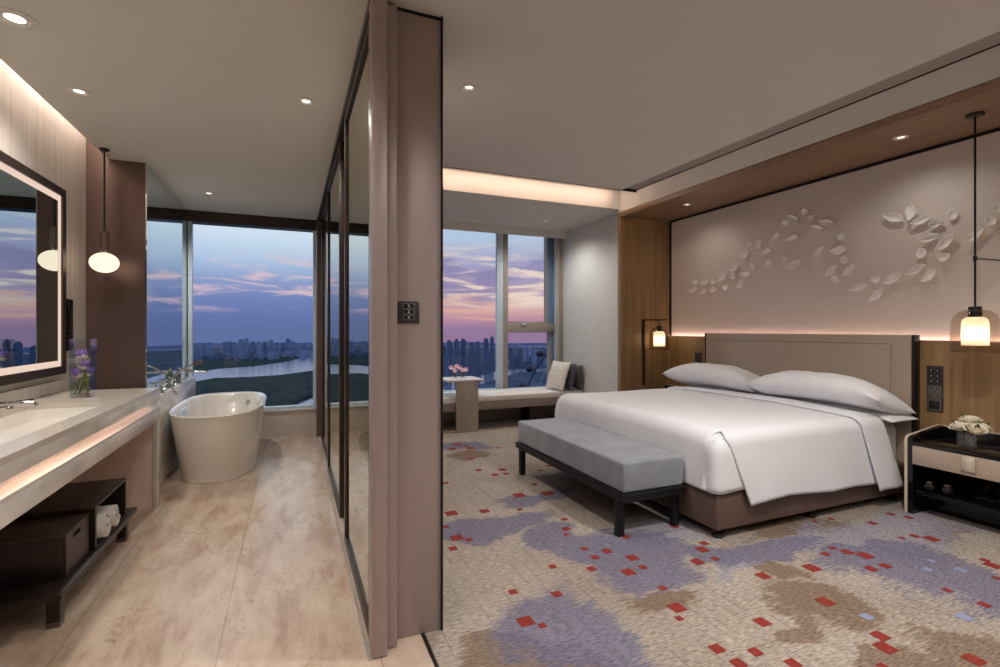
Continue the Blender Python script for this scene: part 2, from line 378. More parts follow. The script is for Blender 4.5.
rectA = [(240,203,44,12),(318,198,34,16),(281,174,20,8),(147,246,28,13),(242,242,16,8),(58,252,46,13),(72,318,36,20),(105,323,22,12),(62,347,30,12),(363,268,24,8),(368,294,28,12),(368,309,16,6),(417,348,24,10),(477,354,38,14),(445,371,32,12),(546,372,40,18),(436,402,30,16),(536,411,44,22),(575,398,30,14),(331,396,24,14),(224,464,32,14),(342,470,40,16),(258,544,54,32),(303,555,28,16),(628,454,32,14),(667,507,56,30),(673,536,18,12),(740,333,32,12),(735,350,40,18),(722,383,42,20),(770,375,28,12),(775,616,46,26),(42,288,18,10),(195,134,28,6),(175,148,28,5),(132,135,20,6),(110,105,20,6),(205,145,18,6),(298,136,16,6),(320,124,16,6),(75,66,30,5),(95,70,20,5),(110,76,30,5),(60,78,30,5),(42,170,20,5),(185,75,12,4),(530,316,24,12),(660,287,30,10)]
rectB = [(636,114,36,12),(694,125,42,12),(575,144,42,14),(436,130,34,8),(384,139,22,8),(715,187,40,14),(770,196,58,24),(674,194,22,9),(442,227,30,14),(490,240,60,18),(550,252,70,26),(418,247,36,16),(570,296,54,22),(618,287,50,20),(372,293,68,30),(210,320,60,26),(418,406,68,36),(207,474,62,36),(56,564,54,36),(185,574,60,32),(128,612,70,36),(310,612,80,30),(600,520,76,36),(617,559,90,46),(912,599,90,46),(824,368,40,18),(948,416,52,24),(975,285,60,30),(950,268,40,16),(988,327,30,16),(610,622,40,14)]
blueB = [(556,456,56,26),(882,458,70,30),(758,298,44,16),(772,270,36,12),(870,300,50,18)]
def tuft_rect(u, v, w, h, mi, z):
    c = onZ(u, v); e = .05
    def proj(x, y): d = x*FW[0]+y*FW[1]; return 500+FPX*(x*RT[0]+y*RT[1])/d, HY+FPX*H/d
    p0 = proj(c.x, c.y); px = proj(c.x+e, c.y); py = proj(c.x, c.y+e)
    ux, vx = abs(px[0]-p0[0])/e, abs(px[1]-p0[1])/e; uy, vy = abs(py[0]-p0[0])/e, abs(py[1]-p0[1])/e
    k = 1.0
    sx = .5*(w/(ux+k*uy)+h/(vx+k*vy)); sx = min(max(sx, .035), .2); sy = sx*k
    if c.x-sx/2 < .56: return
    box(cb, c.x-sx/2, c.x+sx/2, c.y-sy/2, c.y+sy/2, -.001, z, mi=mi)
zz = .0012
for (x, y, w, h) in rectA: zz += .00001; tuft_rect(*cA(x, y), w/2.7, h/2.7, 1, zz)
for (x, y, w, h) in rectB: zz += .00001; tuft_rect(*cB(x, y), w/3.333, h/3.333, 1, zz)
for (x, y, w, h) in blueB: zz += .00001; tuft_rect(*cB(x, y), w/3.333, h/3.333, 2, zz)
struct('floor_bedroom_carpet', cb, [carpet_mat(), M['redtuft'], M['bluetuft']], smooth=0)
# ceilings -----------------------------------------------------------
XR = 3.25; YR = 4.13; XL = -1.387
cl = BM()
box(cl, XL, 3.07, YB, YR, CZ, CZ+.05); pass
box(cl, XL, .62, YR, 5.02, CZ, CZ+.05); box(cl, -1.134, .62, 5.02, YF-.05, CZ, CZ+.05)
struct('ceiling', cl, M['ceiling'])
struct('trim_24', box(BM(), 3.07, XR, YB, YR, CZ+.022, CZ+.05), M['darker_strip'])  # recessed ceiling strip in a darker grey
tr = BM(); box(tr, .62, XR, YR, YR+.012, CZ-.004, CZ+.05); box(tr, XR, XR+.010, YB, YR+.012, CZ+.016, CZ+.05)
struct('trim_2', tr, M['black'])
struct('ceiling_upper', box(BM(), -1.7, XH+.2, YB, YG+.2, 3.10, 3.2), M['ceiling'])
struct('ceiling_alcove', box(BM(), .62, 3.95, 5.24, 6.72, 2.873, 3.10), M['ceiling'])
struct('trim_3', box(BM(), .62, 3.95, 6.72, 6.75, 2.755, 3.1), M['ceiling'])
struct('trim_4', box(BM(), .8, 3.7, 5.06, 5.10, 3.085, 3.10), M['led_warm'])          # cove lighting strip
struct('wall_bulkhead', box(BM(), 3.86, XH+.2, YB, 5.28, 2.84, 3.10), M['ceiling'])
# left (bathroom) walls
struct('wall_left', box(BM(), -1.7, -1.535, YB, 5.02, 0, 3.10), M['stonewall'])
struct('trim_5', box(BM(), -1.435, -1.395, .2, 4.95, 3.08, 3.10), M['led_slot'])
struct('wall_left_pier', box(BM(), -1.7, -1.134, 5.02, 5.30, 0, 3.10), M['bronze_dark'])
mg = BM(); box(mg, -1.7, -1.134, 5.30, YF-.05, 0, 3.10)
struct('wall_left_far', mg, M['marble_g'])
mr = thing('mirror_wall_panel', 'tall grey mirror glass panel beside the bathtub, above the marble ledge', 'mirror', (-1.13, 6.0, .78))
obj('glass', box(BM(), -1.1338, -1.124, 5.03, YF-.06, .785, CZ-.002), M['mirror_grey'], mr, smooth=0)
obj('edge_trim', box(BM(), -1.1338, -1.120, YF-.06, YF-.05, .785, CZ-.002), M['frame'], mr, smooth=0)
lb = BM(); box(lb, -1.1339, -1.045, 5.02, YF-.05, 0, .78, bev=.004); box(lb, -1.134, -1.045, 4.56, 5.02, 0, .78, bev=.004)
struct('wall_left_ledge', lb, M['marble_g'])
# rear and right walls
struct('wall_back', box(BM(), -1.7, XH+.2, YB-.1, YB, 0, 3.1), M['wall_plain'])
struct('wall_right', box(BM(), XH, XH+.2, YB, 5.22, 1.26, 3.1), M['artwall'])
struct('wall_right_panelling', box(BM(), XH-.05, XH+.2, YB, 5.22, 0, 1.245), M['wood'])
struct('trim_6', box(BM(), XH-.036, XH-.012, YB+.2, 5.18, 1.245, 1.250), M['led_head'])
struct('trim_7', box(BM(), XH-.05, XH-.042, YB, 5.22, 1.245, 1.262), M['wood'])
gp = BM(); box(gp, XH-.006, XH, YB, 5.22, 2.76, 2.787); box(gp, XH-.006, XH, 5.185, 5.22, 1.262, 2.787)
struct('trim_8', gp, M['black'])
pt = BM(); box(pt, 3.88, XH, YB, 5.22, 2.787, 2.84)
struct('ceiling_portal', pt, M['wood_h'])
struct('trim_9', box(BM(), 3.86, 3.88, YB, 5.28, 2.778, 2.838, bev=.003), M['wood_h'])
struct('wall_portal_jamb', box(BM(), 3.86, XH, 5.22, 5.28, 0, 2.778), M['wood'])
struct('wall_alcove_right', box(BM(), 3.95, XH+.2, 5.28, YG+.15, 0, 3.1), M['wallcover'])
# middle wall and bronze column ---------------------------------------
mw = BM(); box(mw, .412, .622, 2.16, 6.62, 0, CZ-.014, bev=.004)
struct('wall_middle', mw, M['bronze'])
mb = BM(); box(mb, .304, .366, 2.065, 2.15, .004, CZ-.03, bev=.003); box(mb, .366, .415, 2.11, 2.2, .004, CZ-.03, bev=.003)
struct('trim_10', mb, M['bronze'])
st = BM(); box(st, .42, .622, 2.161, 2.2, CZ-.012, CZ)
struct('trim_11', st, M['black'])
struct('trim_12', box(BM(), .622, .628, 2.15, 2.6, 0, CZ), M['black'])
struct('wall_middle_post', box(BM(), .298, .45, 6.62, YF-.06, 0, CZ-.002, bev=.004), M['bronze_dark'])
tk = BM(); box(tk, .305, .345, 2.15, 6.62, CZ-.05, CZ); box(tk, .365, .405, 2.15, 6.62, CZ-.05, CZ)
struct('trim_13', tk, M['frame'])
struct('trim_14', box(BM(), .29, .302, 2.07, 6.75, -.001, .003), M['alu_grey'])
def sliding_door(name, y0, y1, x0, x1):
    r = sroot(name, ((x0+x1)/2, (y0+y1)/2, .01)); f = BM(); w = .055
    box(f, x0, x1, y0, y0+w, .008, CZ-.055, bev=.003); box(f, x0, x1, y1-w, y1, .008, CZ-.055, bev=.003)
    box(f, x0, x1, y0+w, y1-w, .008, .06, bev=.003); box(f, x0, x1, y0+w, y1-w, CZ-.11, CZ-.055, bev=.003)
    obj('frame', f, M['frame'], r)
    obj('pane', box(BM(), x0+.012, x1-.012, y0+w-.003, y1-w+.003, .057, CZ-.107), M['doorglass'], r, smooth=0)
sliding_door('door_1', 2.155, 3.27, .310, .345)
sliding_door('door_2', 3.70, 4.98, .318, .356)
sliding_door('door_3', 5.03, 6.25, .335, .372)
# facade --------------------------------------------------------------
def window(name, x0, x1, z0, z1, fr, fm, y=YF):
    r = sroot(name, ((x0+x1)/2, y, z0)); b = BM()
    box(b, x0, x0+fr, y-.05, y+.05, z0, z1); box(b, x1-fr, x1, y-.05, y+.05, z0, z1)
    box(b, x0+fr, x1-fr, y-.05, y+.05, z0, z0+fr); box(b, x0+fr, x1-fr, y-.05, y+.05, z1-fr, z1)
    obj('window_frame', b, fm, r)
    obj('pane', box(BM(), x0+fr, x1-fr, y-.006, y+.006, z0+fr, z1-fr), M['pane'], r, smooth=0)
    return r
window('window_1', -1.122, .30, .335, 2.66, .035, M['alu'])
struct('wall_far_curb', box(BM(), -1.134, .30, 6.80, YF+.05, 0, .315), M['counter'])
struct('trim_15', box(BM(), -1.134, .30, 6.78, YF-.05, .315, .338, bev=.003), M['marble_w'])
struct('trim_16', box(BM(), -1.134, .31, 6.80, YF+.08, 2.618, CZ+.06), M['frame'])
struct('trim_17', box(BM(), -1.118, -1.075, 6.80, YF-.055, .338, 2.618, bev=.003), M['alu'])
# bedroom windows
struct('wall_far_plinth', box(BM(), .622, 3.95, YG-.18, YG+.05, 0, .40), M['alu_grey'])
window('window_2', .64, 2.985, .40, 2.92, .04, M['alu'], YG)
struct('trim_18', box(BM(), 2.875, 2.98, YG-.10, YG-.052, .40, 2.92, bev=.003), M['alu'])
struct('trim_19', box(BM(), 2.98, 3.065, YG-.10, YG, .40, 2.92, bev=.003), M['alu_grey'])
window('window_3', 3.04, 3.79, 1.435, 2.92, .03, M['alu_grey'], YG)
window('window_4', 3.04, 3.84, .40, 1.325, .03, M['alu_grey'], YG)
struct('trim_20', box(BM(), 3.066, 3.87, YG-.10, YG+.04, 1.30, 1.44, bev=.004), M['alu_grey'])
hb = BM(); box(hb, 3.28, 3.36, YG-.13, YG-.10, 1.42, 1.435, bev=.003); box(hb, 3.31, 3.33, YG-.125, YG-.105, 1.405, 1.425)
struct('trim_21', hb, M['alu'])
tb = BM(); box(tb, 3.84, 3.885, YG-.07, YG+.06, .40, 2.92); box(tb, 3.775, 3.84, YG-.055, YG-.051, 1.44, 2.92)
struct('trim_22', tb, M['alu_sky'])
struct('trim_23', box(BM(), 3.885, 3.95, YG-.10, YG+.06, .40, 2.92), M['alu'])
struct('wall_far_head', box(BM(), .62, 3.95, YG-.08, YG+.1, 2.92, 3.1), M['alu_grey'])
struct('wall_far_pier', box(BM(), .302, .64, YF-.06, YG+.1, 0, 3.1), M['bronze_dark'])
# ================================================================== DOWNLIGHTS
def downlight(loc, label, cat='ceiling light', r=.05, power=25, size=150, lens='lens', group='recessed downlights', color=(1, .95, .89), aim=None):
    x, y, z = loc
    t = thing('recessed_downlight', label, cat, loc, group)
    b = BM(); lathe(b, [(r*.40, .02), (r*.46, -.002), (r*.60, -.005), (r*.62, -.008), (r*.85, -.009), (r, -.004), (r, .004)], loc, 32); obj('ring', b, M['white_metal'], t)
    b = BM(); lathe(b, [(0, -.0012), (r*.44, -.0012), (r*.42, .006), (0, .006)], loc, 24); obj('lens', b, M[lens], t)
    spot(t, (x, y, z-.02), power, size, color, aim=aim)
    return t
PB = 33
downlight((1.55, 6.18, 2.873), 'small added fill downlight in the lowered ceiling, unseen behind the bronze column', r=.04, power=60)  # unseen downlight added to brighten the window alcove
downlight((-1.147, 2.91, CZ), 'large round downlight at upper left corner, over the vanity near camera', r=.085, power=PB)
downlight((-1.149, 3.653, CZ), 'round downlight over the vanity above the lit mirror', r=.06, power=PB)
downlight((.085, 3.273, CZ), 'round downlight in bathroom ceiling beside the glass door track', r=.055, power=PB)
downlight((-.778, 5.874, CZ), 'round downlight in bathroom ceiling above the bathtub', r=.055, power=72)
downlight((.949, 2.718, CZ), 'round downlight in bedroom ceiling close beside the bronze column', r=.045, power=70)
downlight((3.30, 6.18, 2.873), 'small downlight in the lowered ceiling above the window bench', r=.04, power=60)
downlight((4.209, 2.262, 2.787), 'downlight in the wooden soffit nearest the rod pendant', r=.05, power=9, size=150, lens='lens_dim')
downlight((4.209, 4.442, 2.787), 'downlight in the wooden soffit at its far end', r=.05, power=6, size=150, lens='lens_dim')
for k, (x, y, p) in enumerate([(-.3, 1.5, 32), (-1.1, 2.1, 32), (.95, .9, 30), (2.3, .4, 50), (2.5, 1.15, 175), (3.0, -.6, 60), (-.3, .3, 30), (1.3, -.8, 30)]):  # unseen downlights added as fill for the room and bed
    downlight((x, y, CZ), 'added round fill downlight in the ceiling, outside the camera view', power=p, color=(1, .95, .90))
# ================================================================== VANITY
vn = thing('vanity_counter', 'long cream stone vanity counter with glowing groove and marble apron', 'counter', (-1.2, 3.0, 0))
xa, xb, ya, yb2 = -1.533, -.93, 1.5, 4.55
bx0, bx1, by0, by1 = -1.43, -1.035, 2.5, 3.76
c = BM()
box(c, xa, bx0, ya, yb2, .872, .9); box(c, bx1, xb, ya, yb2, .872, .9); box(c, bx0, bx1, by1, yb2, .872, .9); box(c, bx0, bx1, ya, by0, .872, .9)
obj('countertop', c, M['counter'], vn, smooth=0)
b = BM()                                                            # ramped basin
V = [(bx0, by0, .872), (bx1, by0, .872), (bx1, by1, .872), (bx0, by1, .872)]
i = .015
top = [b.verts.new(p) for p in V]
low = [b.verts.new(p) for p in ((bx0+i, by0+i, .80), (bx1-i, by0+i, .835), (bx1-i, by1-i, .835), (bx0+i, by1-i, .80))]
for k in range(4): b.faces.new((top[k], top[(k+1) % 4], low[(k+1) % 4], low[k]))
b.faces.new(low)
bs = obj('basin', b, M['ceramic'], vn, smooth=0); s = bs.modifiers.new('thickness', 'SOLIDIFY'); s.thickness = .01; s.offset = 1
obj('basin_drain', box(BM(), bx0+.03, bx0+.05, by0+.2, by1-.2, .8035, .808), M['chrome'], vn)
c = BM(); box(c, xb-.03, xb, ya, yb2, .812, .872); obj('apron', c, M['marble_g'], vn, smooth=0)
c = BM(); box(c, xb-.12, xb-.075, ya, yb2, .745, .872); box(c, xb-.075, xb-.03, ya, yb2, .862, .872); obj('groove_back', c, M['marble_w'], vn, smooth=0)
obj('led_strip', box(BM(), xb-.068, xb-.036, ya, yb2-.02, .852, .861), M['led_vanity'], vn, smooth=0)
c = BM(); box(c, xb-.13, xb+.004, ya, yb2, .655, .745, bev=.003); obj('lower_apron', c, M['marble_g'], vn)
c = BM(); box(c, xb-.075, xb+.004, ya, yb2-.001, .7452, .757, bev=.002); obj('ledge_strip', c, M['marble_w'], vn)
c = BM(); box(c, -1.533, xb-.035, 4.47, 4.52, 0, .655); obj('side_panel', c, M['marble_pinklit'], vn, smooth=0)
c = BM(); box(c, xb-.035, xb, 4.465, 4.55, 0, .655, bev=.003); obj('side_panel_edge', c, M['marble_w'], vn)
c = BM(); box(c, -1.533, -1.515, ya, yb2, .9005, .985); obj('backsplash', c, M['stonewall'], vn, smooth=0)
# faucet
f = thing('basin_faucet', 'low chrome faucet lying along the back of the vanity basin', 'faucet', (-1.47, 3.55, .9))
b = BM(); lathe(b, [(0, .9012), (.026, .9012), (.024, .91), (.016, .915), (.016, .955), (.0, .958)], (-1.47, 3.5, 0), 20); obj('base', b, M['chrome'], f)
b = BM(); tube(b, [(-1.47, 3.5, .944), (-1.40, 3.5, .950), (-1.30, 3.5, .945), (-1.285, 3.5, .93)], .012, 12); obj('spout', b, M['chrome'], f)
for yy in (3.34, 3.66):
    b = BM(); lathe(b, [(0, .9012), (.022, .9012), (.020, .91), (.013, .915), (.013, .938), (0, .94)], (-1.47, yy, 0), 18)
    tube(b, [(-1.47, yy, .934), (-1.38, yy+.06, .938)], .007, 8); obj('handle', b, M['chrome'], f)
# mirror
mi = thing('vanity_mirror', 'large bronze framed mirror with glowing inner border above the vanity', 'mirror', (-1.5, 3.3, 1.1))
my0, my1, mz0, mz1 = 1.9, 4.46, 1.035, 2.335; x0, x1 = -1.5348, -1.475
c = BM(); w = .055
box(c, x0, x1, my0, my0+w, mz0, mz1); box(c, x0, x1, my1-w, my1, mz0, mz1); box(c, x0, x1, my0+w, my1-w, mz0, mz0+w); box(c, x0, x1, my0+w, my1-w, mz1-w, mz1)
obj('frame', c, M['frame'], mi, smooth=0)
c = BM(); a = w; w2 = w+.04; xx0, xx1 = x0+.01, x1-.012
box(c, xx0, xx1, my0+a, my0+w2, mz0+a, mz1-a); box(c, xx0, xx1, my1-w2, my1-a, mz0+a, mz1-a); box(c, xx0, xx1, my0+w2, my1-w2, mz0+a, mz0+w2); box(c, xx0, xx1, my0+w2, my1-w2, mz1-w2, mz1-a)
obj('light_border', c, M['led_mirror'], mi, smooth=0)
obj('mirror_glass', box(BM(), xx0, xx1-.002, my0+w2, my1-w2, mz0+w2, mz1-w2), M['mirror'], mi, smooth=0)
# black control panel on wall
t = thing('wall_control_panel', 'narrow black panel on stone wall between mirror and bronze pier', 'control panel', (-1.52, 4.62, 1.38))
obj('plate', box(BM(), -1.5348, -1.50, 4.575, 4.66, 1.19, 1.57, bev=.004), M['blackgloss'], t)
for k in range(5):
    obj('button', box(BM(), -1.5005, -1.495, 4.59, 4.645, 1.24+k*.06, 1.275+k*.06, bev=.002), M['switchb'], t)
# vase with tulips
vx, vy = -1.275, 4.12
t = thing('glass_vase', 'tall square clear glass vase holding violet tulips on vanity', 'vase', (vx, vy, .9))
b = BM(); hw = .058; g = .006; vh = .385
box(b, vx-hw, vx+hw, vy-hw, vy+hw, .9005, .918)
for (p0, p1, q0, q1) in ((-hw, hw, -hw, -hw+g), (-hw, hw, hw-g, hw), (-hw, -hw+g, -hw+g, hw-g), (hw-g, hw, -hw+g, hw-g)):
    box(b, vx+p0, vx+p1, vy+q0, vy+q1, .918, .9+vh)
obj('glass_body', b, M['vaseglass'], t, smooth=0)
obj('water', box(BM(), vx-hw+g+.001, vx+hw-g-.001, vy-hw+g+.001, vy+hw-g-.001, .919, 1.0), M['water_vase'], t, smooth=0)
def petal_cup(bm, c, r, h, n, openr, mi, tilt=Vector((0, 0, 1))):
    q = Vector((0, 0, 1)).rotation_difference(tilt.normalized()).to_matrix()
    for k in range(n):
        a0 = 2*PI*k/n
        def fn(s, tt):
            a = a0+(s-.5)*2*PI/n*1.5*math.sin(PI*min(.95, .12+tt*.86))
            rr = r*(math.sin(PI*(.12+.5*tt))*(1-openr)+openr*(.3+tt))*(1+.06*(k % 2))
            return Vector(c)+q @ Vector((rr*math.cos(a), rr*math.sin(a), h*tt*(1-.12*abs(s-.5))))
        gridmesh(bm, fn, 6, 7, mi=mi)
def tulip(loc, tip, lab):
    t = thing('tulip', lab, 'flower', loc, 'tulips in the square vase')
    p0 = Vector(loc); p1 = Vector(tip); mid = (p0+p1)/2+Vector((.004, .0, .01))
    b = BM(); tube(b, [p0, p0.lerp(mid, .5), mid, mid.lerp(p1, .5), p1], .0055, 8); obj('stem', b, M['stem'], t)
    b = BM(); d = (p1-p0).normalized(); petal_cup(b, p1-d*.02, .028, .072, 6, .05, 0, d); bo = obj('bloom', b, M['tulip'], t, solid=.0015)
    b = BM(); petal_cup(b, p1-d*.022, .0295, .030, 6, .05, 0, d); obj('bloom_base', b, M['tulip_base'], bo, solid=.0015)
    b = BM()
    sd = Vector((-d.y, d.x, 0)); sd = sd.normalized() if sd.length > .01 else Vector((1, 0, 0))
    def lf(s, tt):
        w = .020*math.sin(PI*(.08+.9*tt))
        return p0.lerp(p1, .15+.65*tt)+sd*((s-.5)*2*w+.008)+Vector((0, 0, .012*tt))+d.orthogonal()*.006
    gridmesh(b, lf, 5, 9); obj('leaf', b, M['stem'], t, solid=.001)
tulip((vx+.035, vy-.030, .923), (vx-.006, vy+.004, 1.165), 'violet tulip standing tallest in the square vase')
tulip((vx-.035, vy-.028, .923), (vx+.006, vy-.018, 1.10), 'violet tulip in the middle of the square vase')
tulip((vx-.030, vy+.030, .923), (vx+.018, vy+.014, 1.055), 'violet tulip leaning to the bathtub side of the square vase')
tulip((vx+.030, vy+.025, .923), (vx-.019, vy-.019, 1.05), 'violet tulip with broad cream base leaning toward the mirror')
# bathroom pendant
px, py, pz = -1.337, 4.75, 1.865
t = thing('globe_pendant', 'dark rod pendant with glowing oval opal globe beside the mirror', 'pendant lamp', (px, py, CZ))
b = BM(); lathe(b, [(0, 0), (.032, 0), (.034, -.006), (.03, -.014), (0, -.014)], (px, py, CZ), 24); obj('canopy', b, M['blackmetal'], t)
b = BM(); tube(b, [(px, py, CZ-.012), (px, py, 2.10)], .006, 10); obj('rod', b, M['blackmetal'], t)
b = BM(); lathe(b, [(0, 2.115), (.018, 2.112), (.030, 2.10), (.031, 1.965), (0, 1.965)], (px, py, 0), 24); so = obj('socket', b, M['bronze_dark'], t)
b = BM(); lathe(b, [(0, 1.966), (.026, 1.964), (.026, 1.945), (0, 1.945)], (px, py, 0), 24); obj('socket_ring', b, M['chrome'], so)
b = BM(); lathe(b, [(.095*math.sin(PI*k/16), pz+.078*math.cos(PI*k/16)) for k in range(17)], (px, py, 0), 32); obj('globe', b, M['globe'], t)
# ================================================================== LOW SHELF UNIT
sx0, sx1, sy0, sy1 = -1.42, -.945, 2.80, 3.99
t = thing('low_storage_bench', 'dark wood low bench on stubby legs under the vanity', 'bench', (-1.18, 3.4, 0))
b = BM(); box(b, sx0, sx1, sy0, sy1, .135, .165, bev=.003); obj('platform', b, M['darkwood'], t)
for x in (sx0+.05, sx1-.045):
    for y in (sy0+.07, sy1-.14):
        b = BM(); box(b, x-.025, x+.025, y-.025, y+.025, .004, .135, bev=.003); lg = obj('leg', b, M['darkwood'], t)
        obj('leg_cap', box(BM(), x-.0255, x+.0255, y-.0255, y+.0255, .001, .025), M['bronze_dark'], lg)
# open cubby
t = thing('open_storage_box', 'dark wood open fronted box holding rolled towels on low bench', 'storage box', (-1.18, 3.6, .166))
c0, c1, d0, d1, zb, zt = -1.42, -.965, 3.29, 3.83, .166, .405
b = BM(); box(b, c0, c1, d0, d1, zt-.018, zt, bev=.002); obj('top', b, M['darkwood_top'], t)
b = BM(); box(b, c0, c1, d0, d0+.018, zb, zt-.018); box(b, c0, c1, d1-.018, d1, zb, zt-.018); box(b, c0, c0+.015, d0+.018, d1-.018, zb, zt-.018); box(b, c0+.015, c1, d0+.018, d1-.018, zb, zb+.012)
obj('body', b, M['darkwood'], t, smooth=0)
# drawer box
t = thing('lidded_storage_box', 'dark wood closed box with slot handle on near end of low bench', 'storage box', (-1.18, 3.1, .166))
c0, c1, d0, d1, zb, zt = -1.40, -.985, 2.965, 3.275, .166, .375
b = BM(); box(b, c0, c1-.012, d0, d1, zb, zt-.014, bev=.002); obj('body', b, M['darkwood'], t)
b = BM(); box(b, c0, c1, d0, d1, zt-.014, zt, bev=.002); obj('lid', b, M['darkwood_top'], t)
b = BM(); y1, y2 = 3.06, 3.15
box(b, c1-.012, c1, d0+.012, d1-.012, zb+.004, .325); box(b, c1-.012, c1, d0+.012, y1, .325, zt-.0145); box(b, c1-.012, c1, y2, d1-.012, .325, zt-.0145); box(b, c1-.012, c1, y1, y2, .348, zt-.0145)
obj('front_panel', b, M['darkwood_top'], t, smooth=0)
obj('handle_slot', box(BM(), c1-.0125, c1-.0115, y1, y2, .325, .348), M['black'], t, smooth=0)
def towel(y, r, lab, x1=-.955):
    t = thing('rolled_towel', lab, 'towel', (-1.15, y, .178), 'rolled towels in the open box')
    cz = .179+r; b = BM(); n = 90; turns = 4.2; rows = []
    for k in range(n+1):
        f = k/n; a = -PI/2-turns*2*PI*f*-1; rr = r*(.12+.88*f)-.006
        jx = .004*math.sin(f*21)
        rows.append((rr*math.cos(a), rr*math.sin(a), jx))
    for side in range(1):
        A = [b.verts.new((x1+j, y+p, cz+q)) for p, q, j in rows]; B = [b.verts.new((x1-.34-j, y+p, cz+q)) for p, q, j in rows]
        for k in range(n): b.faces.new((A[k], A[k+1], B[k+1], B[k]))
    o = obj('roll', b, M['towel'], t, smooth=60, solid=.0105)
towel(3.435, .072, 'rolled white towel nearer the lidded box inside the open box')
towel(3.60, .070, 'rolled white towel at the far side inside the open box')
t = thing('basin_trap', 'dark drain trap hanging under the vanity basin', 'drain pipe', (-1.2, 3.25, .66))
b = BM(); lathe(b, [(0, .50), (.035, .502), (.04, .51), (.04, .58), (.02, .60), (.02, .80)], (-1.25, 3.15, 0), 20); obj('trap_cup', b, M['blackmetal'], t)
b = BM(); tube(b, [(-1.25, 3.15, .56), (-1.35, 3.15, .57), (-1.534, 3.15, .57)], .018, 12); obj('waste_pipe', b, M['blackmetal'], t)
# ================================================================== BATHTUB
def sup(a, b, n, t, n2=None):
    c, s = math.cos(t), math.sin(t)
    e = n if s < 0 else (n2 or n)
    return a*math.copysign(abs(c)**(2/e), c), b*math.copysign(abs(s)**(2/e), s)
tx, ty = -.640, 5.70
t = thing('bathtub', 'freestanding white oval bathtub in front of the picture window', 'bathtub', (tx, ty, 0))
prof = [(.0, .012, .80, .79), (.02, .012, .80, .79), (.05, .02, .812, .80), (.30, .02, .90, .90), (.50, .02, .965, .965), (.585, .02, .99, .99), (.60, .02, 1.0, 1.0), (.607, .02, .985, .99), (.600, .02, .93, .955), (.585, .02, .905, .94), (.45, .0, .85, .885), (.25, .0, .76, .79), (.17, .0, .66, .70), (.15, .0, .45, .5), (.147, 0, .02, .02)]
b = BM(); nu = 72; A, Bq = .398, .89; rings = []
for (z, _, ka, kb) in prof:
    rings.append([b.verts.new((tx+p, ty+q, z+.004)) for p, q in (sup(A*ka, Bq*kb, 2.5, 2*PI*k/nu, 3.2) for k in range(nu))])
for r0, r1 in zip(rings, rings[1:]):
    for k in range(nu): b.faces.new((r0[k], r0[(k+1) % nu], r1[(k+1) % nu], r1[k]))
b.faces.new(rings[0][::-1]); b.faces.new(rings[-1])
obj('shell', b, M['ceramic'], t, smooth=50)
b = BM()
prism(b, [(tx+p, ty+q) for p, q in (sup(A*.785, Bq*.775, 2.5, 2*PI*k/48, 3.2) for k in range(48))], .0005, .012); obj('plinth', b, M['frame'], t)
b = BM(); lathe(b, [(0, -.012), (.026, -.012), (.03, -.006), (.03, 0), (0, 0)], (tx+.18, ty+.765, .50), 20, axis='y'); obj('overflow', b, M['chrome'], t)
b = BM(); lathe(b, [(0, .158), (.03, .157), (.034, .152)], (tx, ty, 0), 20); obj('drain', b, M['chrome'], t)
b = BM(); box(b, tx-.335, tx-.300, ty-.22, ty+.06, .42, .585, bev=.012); obj('head_pad', b, M['alu'], t)
# faucet set on the ledge
fx = -1.088
t = thing('bath_mixer', 'chrome bath filler with cross handles and spout on marble ledge', 'faucet', (fx, 5.9, .78))
for yy in (5.45, 5.78):
    b = BM(); lathe(b, [(0, .781), (.03, .781), (.03, .79), (.016, .80), (.016, .835), (.02, .84), (.02, .86), (0, .864)], (fx, yy, 0), 18)
    tube(b, [(fx-.04, yy, .85), (fx+.04, yy, .85)], .008, 8); tube(b, [(fx, yy-.04, .85), (fx, yy+.04, .85)], .008, 8); obj('handle', b, M['chrome'], t)
b = BM(); lathe(b, [(0, .781), (.034, .781), (.034, .792), (.02, .80), (.02, .93), (.012, .945), (0, .946)], (fx, 6.12, 0), 20); obj('spout_body', b, M['chrome'], t)
b = BM(); tube(b, [(fx, 6.12, .90), (fx+.06, 6.12, .905), (fx+.20, 6.12, .90), (fx+.26, 6.12, .892)], [.016, .015, .013, .012], 12); obj('spout', b, M['chrome'], t)
b = BM(); tube(b, [(fx, 5.60, .79), (fx+.03, 5.60, .795), (fx+.075, 5.60, .72)], .010, 10); lathe(b, [(0, .781), (.022, .781), (.022, .80), (0, .802)], (fx, 5.60, 0), 16); obj('diverter', b, M['chrome'], t)
t = thing('hand_shower', 'chrome hand shower resting upright in its cradle beside bath spout', 'hand shower', (fx, 5.95, .78))
b = BM(); lathe(b, [(0, .781), (.024, .781), (.024, .79), (.014, .80), (.014, .90), (0, .902)], (fx, 5.95, 0), 16); obj('cradle', b, M['chrome'], t)
b = BM(); tube(b, [(fx-.02, 5.95, .86), (fx+.03, 5.95, .905), (fx+.10, 5.95, .955), (fx+.16, 5.95, .985)], [.008, .009, .010, .011], 10); obj('handle', b, M['chrome'], t)
b = BM(); tube(b, [(fx+.155, 5.95, .982), (fx+.20, 5.95, 1.0), (fx+.235, 5.95, 1.012)], [.014, .02, .02], 12); obj('spray_head', b, M['bronze_dark'], t)
b = BM(); tube(b, [(fx-.018, 5.95, .861), (fx-.045, 5.93, .83), (fx-.05, 5.86, .80), (fx-.03, 5.80, .789)], .006, 8); obj('hose', b, M['chrome'], t)
